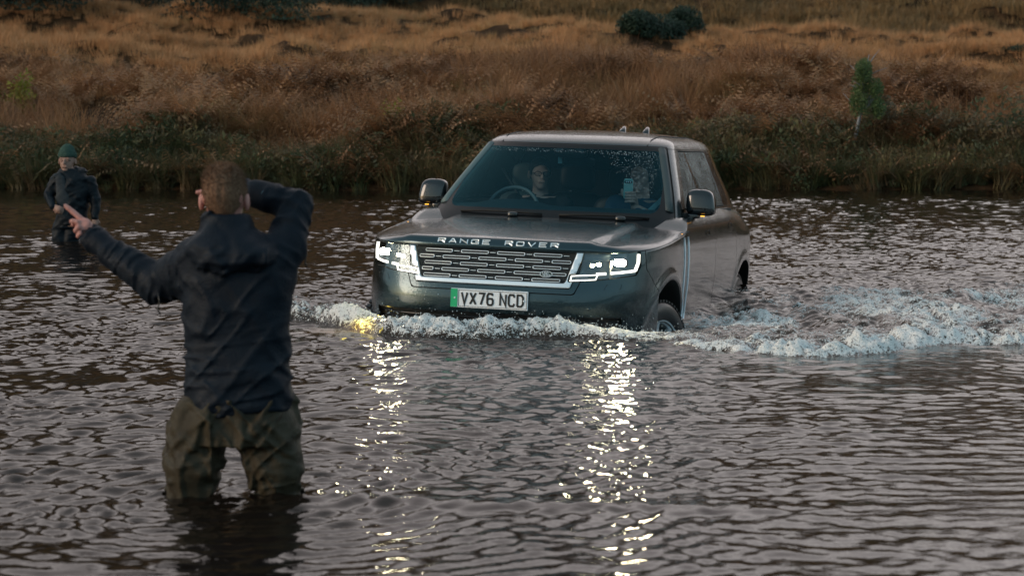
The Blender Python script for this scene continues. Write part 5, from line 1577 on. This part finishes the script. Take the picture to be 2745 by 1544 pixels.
def mk_hand(w, d0, side, Y0):
    def fn(X, Y, Z):
        P = (X, Y, Z); w_ = np.array(w); dd = np.array(d0, float); dd /= np.linalg.norm(dd); s_ = np.cross(dd, [0, 1, 0]); s_ = s_ / (np.linalg.norm(s_) + 1e-6); k_ = np.cross(s_, dd)
        palm = w_ + dd * .07; sp = []
        for i in range(4):
            o = s_ * (.027 - .018 * i) * side; l_ = (.9, 1., .94, .75)[i]
            sp.append(([palm + o, palm + o + dd * .030 * l_ + k_ * .006, palm + o + dd * .045 * l_ + k_ * .026, palm + o + dd * .038 * l_ + k_ * .045], [.011, .010, .009, .008]))
        th = ([w_ + dd * .03 + s_ * .025 * side, w_ + dd * .06 + s_ * .045 * side + k_ * .012, w_ + dd * .085 + s_ * .04 * side + k_ * .03], [.013, .011, .009])
        return hand_sdf(P, w_, palm, sp, th, flat=tuple(k_))
    return surface_nets(fn, np.array(w) - .12, np.array(w) + .14, .004)
v3 = mk_hand(fw_l, (.75, -.3, -.35), -1, 0); v4 = mk_hand(fw_r, (-.05, -.1, -1), 1, 0)
V, F = merge([v1, v2, v3, v4])
far = person("person", V, F, M_skin2, "man in a green beanie and dark jacket standing thigh-deep near the far bank")
for q in (-1, 1):
    ctr = fh + np.array([-q * .031, -.094, .0]) * 1.0
    e = obj("eye", *rbox(tuple(ctr + np.array([.012, .006, 0])), (.026, .012, .010), e=2), mat("dark eye", (.02, .015, .012), .2), far)
ffold = Folds([([[c45, 0, c45], [0, 1, 0], [-c45, 0, c45]], (3, 3, 12), .016, 501, 3, None), ([[c45, 0, -c45], [0, 1, 0], [c45, 0, c45]], (3, 3, 13), .014, 502, 3, None), ([[1, 0, 0], [0, 1, 0], [0, 0, 1]], (4, 4, 18), .010, 503, 3, None)])
def far_jacket(X, Y, Z):
    P = (X, Y, Z); d = loft_sdf(P, fsecs)
    d = smin(d, cone(P, fs_l, fe_l, .066, .052), .03); d = smin(d, cone(P, fe_l, fw_l, .052, .040), .02)
    d = smin(d, cone(P, fs_r, fe_r, .068, .054), .03); d = smin(d, cone(P, fe_r, fw_r, .054, .044), .02)
    d = smin(d, ell(P, B(197, 432, .04), (.10, .09, .055)), .03)                       # hood behind the neck
    zc = B(172, 432)[2]; r = np.sqrt((X - B(172, 432)[0]) ** 2 + (Y - YF_) ** 2); d = smin(d, np.sqrt((r - .075) ** 2 + ((Z - zc) / 2.4) ** 2) - .016, .02)
    d = d - ffold(X, Y, Z)
    return np.maximum(d, fz(566) - Z)
V, F = surface_nets(far_jacket, (fx(100), YF_ - .32, fz(575)), (fx(266), YF_ + .28, fz(412)), .012)
fj = obj("jacket", V, F, M_teal, far)
def lining(X, Y, Z):
    P = (X, Y, Z); d = smin(cone(P, B(152, 452, -.120), B(159, 500, -.122), .050, .075, ((0, 1, 0), .35)), cone(P, B(159, 500, -.122), B(161, 535, -.122), .075, .066, ((0, 1, 0), .35)), .02)
    d = smin(d, cone(P, B(138, 444, -.10), B(150, 438, -.10), .028, .022), .015); return d - .5 * ffold(X, Y, Z)
V, F = surface_nets(lining, (fx(118), YF_ - .28, fz(550)), (fx(185), YF_ - .02, fz(425)), .008)
obj("open_jacket_lining", V, F, M_greyl, fj)
def far_legs(X, Y, Z):
    P = (X, Y, Z); d = loft_sdf(P, [(fz(575), fx(166), YF_, 30 * pf, .12), (fz(545), fx(174), YF_, 34 * pf, .12)])
    for u in (151, 179): d = smin(d, smin(cone(P, B(u + 2, 572), B(u, 606), .096, .088), cone(P, B(u, 606), B(u, 740), .070, .06), .02), .015)
    return d - ffold(X, Y, Z)
V, F = surface_nets(far_legs, (fx(118), YF_ - .24, -.58), (fx(230), YF_ + .24, fz(540)), .012)
obj("waders", V, F, M_teal, far)
def beanie(X, Y, Z):
    x, y, z = floc(X, Y, Z); P = (x, y, z); d = ell(P, (0, -.012, .052), (.088, .106, .100)); d = smin(d, ell(P, (0, -.02, .12), (.050, .06, .045)), .03)
    band = np.sqrt(np.maximum(np.hypot(x / .9, (y + .012) / 1.08) - .094, -.02) ** 2 + (np.maximum(np.abs(z - .040) - .022, 0)) ** 2) - .008
    d = smin(d, np.where(np.hypot(x, y) > .07, band, 1), .006); d = d - .0025 * np.sin(np.arctan2(y, x) * 44)
    return smax(d, .024 - z + .010 * (y > 0), .006)
V, F = surface_nets(beanie, fh + np.array([-.14, -.16, -.03]), fh + np.array([.14, .16, .20]), .005)
obj("beanie", V, F, M_beanie, far)
obj("watch", *tube([B(131, 513, -.15), B(127, 517, -.15), B(131, 521, -.15)], .012, 6), M_greyl, far)

# ======== in the car (built in the car's axes, then set in place)
def sit(name, fn_skin, box_, res, m, label):
    V, F = surface_nets(fn_skin, *box_, res); o = obj(name, V, F, m); o.matrix_world = CAR_M; tag(o, label, "person"); return o
dh = np.array([-.325, 2.44, 1.425]); d_f, d_l = head_fn(dh, .96, yaw=.42, face=-1)
ph = np.array([.42, 2.46, 1.44]); p_f, p_l = head_fn(ph, .98, yaw=-.1, face=-1)
def drv(X, Y, Z):
    P = (X, Y, Z); d = d_f(X, Y, Z); c = dh
    d = smin(d, cone(P, c + [0, .02, -.06], c + [0, .03, -.17], .052, .062), .02)
    d = smin(d, loft_sdf(P, [(1.00, c[0], c[1] + .05, .20, .13), (1.18, c[0], c[1] + .05, .20, .12), (1.26, c[0], c[1] + .04, .13, .09)]), .03)
    for s in (-1, 1):
        a, b, e = c + [s * .19, .03, -.22], c + [s * .24, -.12, -.42], sw_v + [s * .15, .03, -.04]
        d = smin(d, cone(P, a, b, .052, .042), .03); d = smin(d, cone(P, b, e, .040, .028), .02)
        d = smin(d, cone(P, e, e + [0, -.03, .05], .030, .026), .012)
        for k in range(4): d = smin(d, cone(P, e + [s * (.0 + .004 * k), -.035, .045 - .016 * k], e + [-s * .02, -.012, .04 - .016 * k], .009, .008), .004)
    return d
sw_v = np.array(sw_c)
driver = sit("person", drv, ((-.68, 1.95, .95), (.02, 2.66, 1.56)), .007, M_skin3, "driver with glasses and a dark round-neck top behind the car's steering wheel")
def drv_top(X, Y, Z):
    P = (X, Y, Z); c = dh
    d = loft_sdf(P, [(.95, c[0], c[1] + .05, .215, .145), (1.18, c[0], c[1] + .05, .215, .135), (1.235, c[0], c[1] + .045, .17, .11), (1.275, c[0], c[1] + .04, .085, .08)])
    for s in (-1, 1): d = smin(d, cone(P, c + [s * .185, .03, -.215], c + [s * .24, -.12, -.42], .068, .054), .03)
    return smax(d, -cone(P, c + [0, .0, -.05], c + [0, .03, -.17], .062, .066), .006) - .5 * ffold(X, Y, Z)
V, F = surface_nets(drv_top, (-.66, 2.14, .93), (.0, 2.68, 1.34), .009); obj("dark_top", V, F, mat("black cotton", (.012, .014, .017), .8), driver)
def hairy(c, loc, s, vol, name, par, m):
    def fn(X, Y, Z):
        x, y, z = loc(X, Y, Z); P = (x, y, z); d = ell(P, (0, -.018, .028), (.082 + vol, .100 + vol, .096 + vol)) - (.004 + vol * .5) * noise3(x * 45, y * 45, z * 45, 601)
        d = smax(d, (-.05 + .10 * sstep(.0, .06, y)) - z, .01); return smax(d, y - .070 - .2 * (z - .06), .01)
    V, F = surface_nets(fn, c + np.array([-.15, -.16, -.12]), c + np.array([.15, .16, .17]), .006); obj(name, V, F, m, par)
M_dhair = mat("dark hair", (.020, .016, .014), .6)
hairy(dh, d_l, .96, .002, "hair", driver, M_dhair)
def lp(c, s, yaw, face, p):                        # head-local -> car axes
    ca, sa = math.cos(yaw), math.sin(yaw); x, y, z = p[0] * s, p[1] * s, p[2] * s; X = ca * x - sa * y; Y = sa * x + ca * y
    if face < 0: X, Y = -X, -Y
    return (c[0] + X, c[1] + Y, c[2] + z)
for q in (-1, 1):
    pts = [lp(dh, .96, .42, -1, (q * .033 + .026 * math.cos(a), .104, -.002 + .018 * math.sin(a))) for a in np.linspace(0, 2 * math.pi, 15)]
    if q < 0: gv = tube(pts, .0026, 6)
    else: gv = merge([gv, tube(pts, .0026, 6), tube([lp(dh, .96, .42, -1, (-.008, .106, .002)), lp(dh, .96, .42, -1, (.008, .106, .002))], .002, 5), tube([lp(dh, .96, .42, -1, (.06, .10, .004)), lp(dh, .96, .42, -1, (.084, .0, .0))], .002, 5), tube([lp(dh, .96, .42, -1, (-.06, .10, .004)), lp(dh, .96, .42, -1, (-.084, .0, .0))], .002, 5)])
obj("glasses", *gv, M_black, driver)
phc = np.array([.402, 2.13, 1.345])
def pas(X, Y, Z):
    P = (X, Y, Z); d = p_f(X, Y, Z); c = ph
    d = smin(d, cone(P, c + [0, .02, -.06], c + [0, .03, -.17], .054, .064), .02)
    d = smin(d, loft_sdf(P, [(1.00, c[0], c[1] + .05, .20, .13), (1.18, c[0], c[1] + .05, .20, .12), (1.26, c[0], c[1] + .04, .13, .09)]), .03)
    a, b, e = c + [.19, .0, -.22], c + [.22, -.18, -.33], phc + [.04, .05, -.13]
    d = smin(d, cone(P, a, b, .052, .042), .03); d = smin(d, cone(P, b, e, .040, .028), .02)
    a, b = c + [-.19, .03, -.22], c + [-.24, -.1, -.44]; d = smin(d, cone(P, a, b, .052, .042), .03)
    return d
pas_v = surface_nets(pas, (.15, 1.95, .95), (.78, 2.66, 1.57) if False else (.72, 2.66, 1.57), .007)
pas_v = surface_nets(pas, (.12, 1.95, .95), (.74, 2.66, 1.57), .007)
def pas_hand(X, Y, Z):
    P = (X, Y, Z); w = phc + [.045, .05, -.13]; palm = phc + [.030, .028, -.070]; sp = []
    for i in range(4):
        z = -.030 - .021 * i
        sp.append(([palm + [.012, .0, .028 - .018 * i], phc + [.044, -.002, z + .004], phc + [.020, -.022, z + .004], phc + [-.012, -.020, z + .002]], [.011, .010, .0092, .0082]))
    th = ([palm + [-.02, .01, .0], phc + [-.045, .012, -.040], phc + [-.046, .004, -.010]], [.013, .011, .009])
    return hand_sdf(P, w, palm, sp, th, flat=(0, 1, 0))
ph_v = surface_nets(pas_hand, phc + [-.09, -.06, -.17], phc + [.10, .11, .05], .0035)
V, F = merge([pas_v, ph_v]); pax = obj("person", V, F, M_skin3); pax.matrix_world = CAR_M; tag(pax, "passenger in a blue top holding up a phone behind the windscreen", "person")
hairy(ph, p_l, .98, .014, "hair", pax, M_dhair)
def pas_top(X, Y, Z):
    P = (X, Y, Z); c = ph
    d = loft_sdf(P, [(.95, c[0], c[1] + .05, .215, .145), (1.18, c[0], c[1] + .05, .215, .135), (1.235, c[0], c[1] + .045, .17, .11), (1.275, c[0], c[1] + .04, .085, .08)])
    d = smin(d, cone(P, c + [.185, .0, -.215], c + [.22, -.18, -.33], .070, .056), .03); d = smin(d, cone(P, c + [.22, -.18, -.33], phc + [.055, .06, -.16], .055, .040), .02); d = smin(d, cone(P, c + [-.185, .03, -.215], c + [-.24, -.1, -.44], .068, .054), .03)
    return smax(d, -cone(P, c + [0, .0, -.05], c + [0, .03, -.17], .062, .068), .006) - .5 * ffold(X, Y, Z)
V, F = surface_nets(pas_top, (.10, 1.98, .93), (.74, 2.68, 1.34), .009); pt = obj("blue_top", V, F, mat("blue jersey", (.015, .07, .13), .7), pax)
# pale stripe running down the sleeve
sv, sf = clip(V, [tuple(q) for q in F], .020 - np.abs((V[:, 0] - .56) * .75 - (V[:, 2] - 1.24) * .66)); 
k_ = clips(sv, sf, lambda x, y, z: 2.47 - y, lambda x, y, z: x - .46, lambda x, y, z: z - 1.12)
if len(k_[1]): obj("sleeve_stripe", k_[0] + np.array([0, -.003, .002]), k_[1], mat("pale stripe", (.30, .62, .68), .6), pt)
phone = obj("phone", *rbox(tuple(phc), (.068, .010, .145), e=7), mat("mint phone case", (.32, .62, .58), .45)); phone.matrix_world = CAR_M
tag(phone, "pale mint phone held up by the passenger", "phone")
obj("camera_bar", *rbox(tuple(phc + [0, -.0065, .048]), (.056, .005, .018), e=5), M_gloss, phone)
for k in (-.014, .0, .016): obj("camera_lens", *lathe([(.0005, -.001), (.0055, -.001), (.006, .001)], 12, 'y', tuple(phc + [k, -.0095, .048])), M_chrome, phone)

# origins at each thing's own base
def rebase(o, p, M=None):
    p = Vector([float(a) for a in p]); T = Matrix.Translation(-p)
    for q in [o] + [k for k in bpy.data.objects if k.parent is o or (k.parent is not None and k.parent.parent is o)]: q.data.transform(T)
    o.matrix_world = (M @ Matrix.Translation(p)) if M is not None else Matrix.Translation(p)
bpy.context.view_layer.update()
rebase(man, (xu(590), YM, -.6)); rebase(far, (fx(165), YF_, -.6))
rebase(driver, (dh[0], dh[1] + .05, .95), CAR_M); rebase(pax, (ph[0], ph[1] + .05, .95), CAR_M); rebase(phone, (phc[0], phc[1], phc[2] - .07), CAR_M)
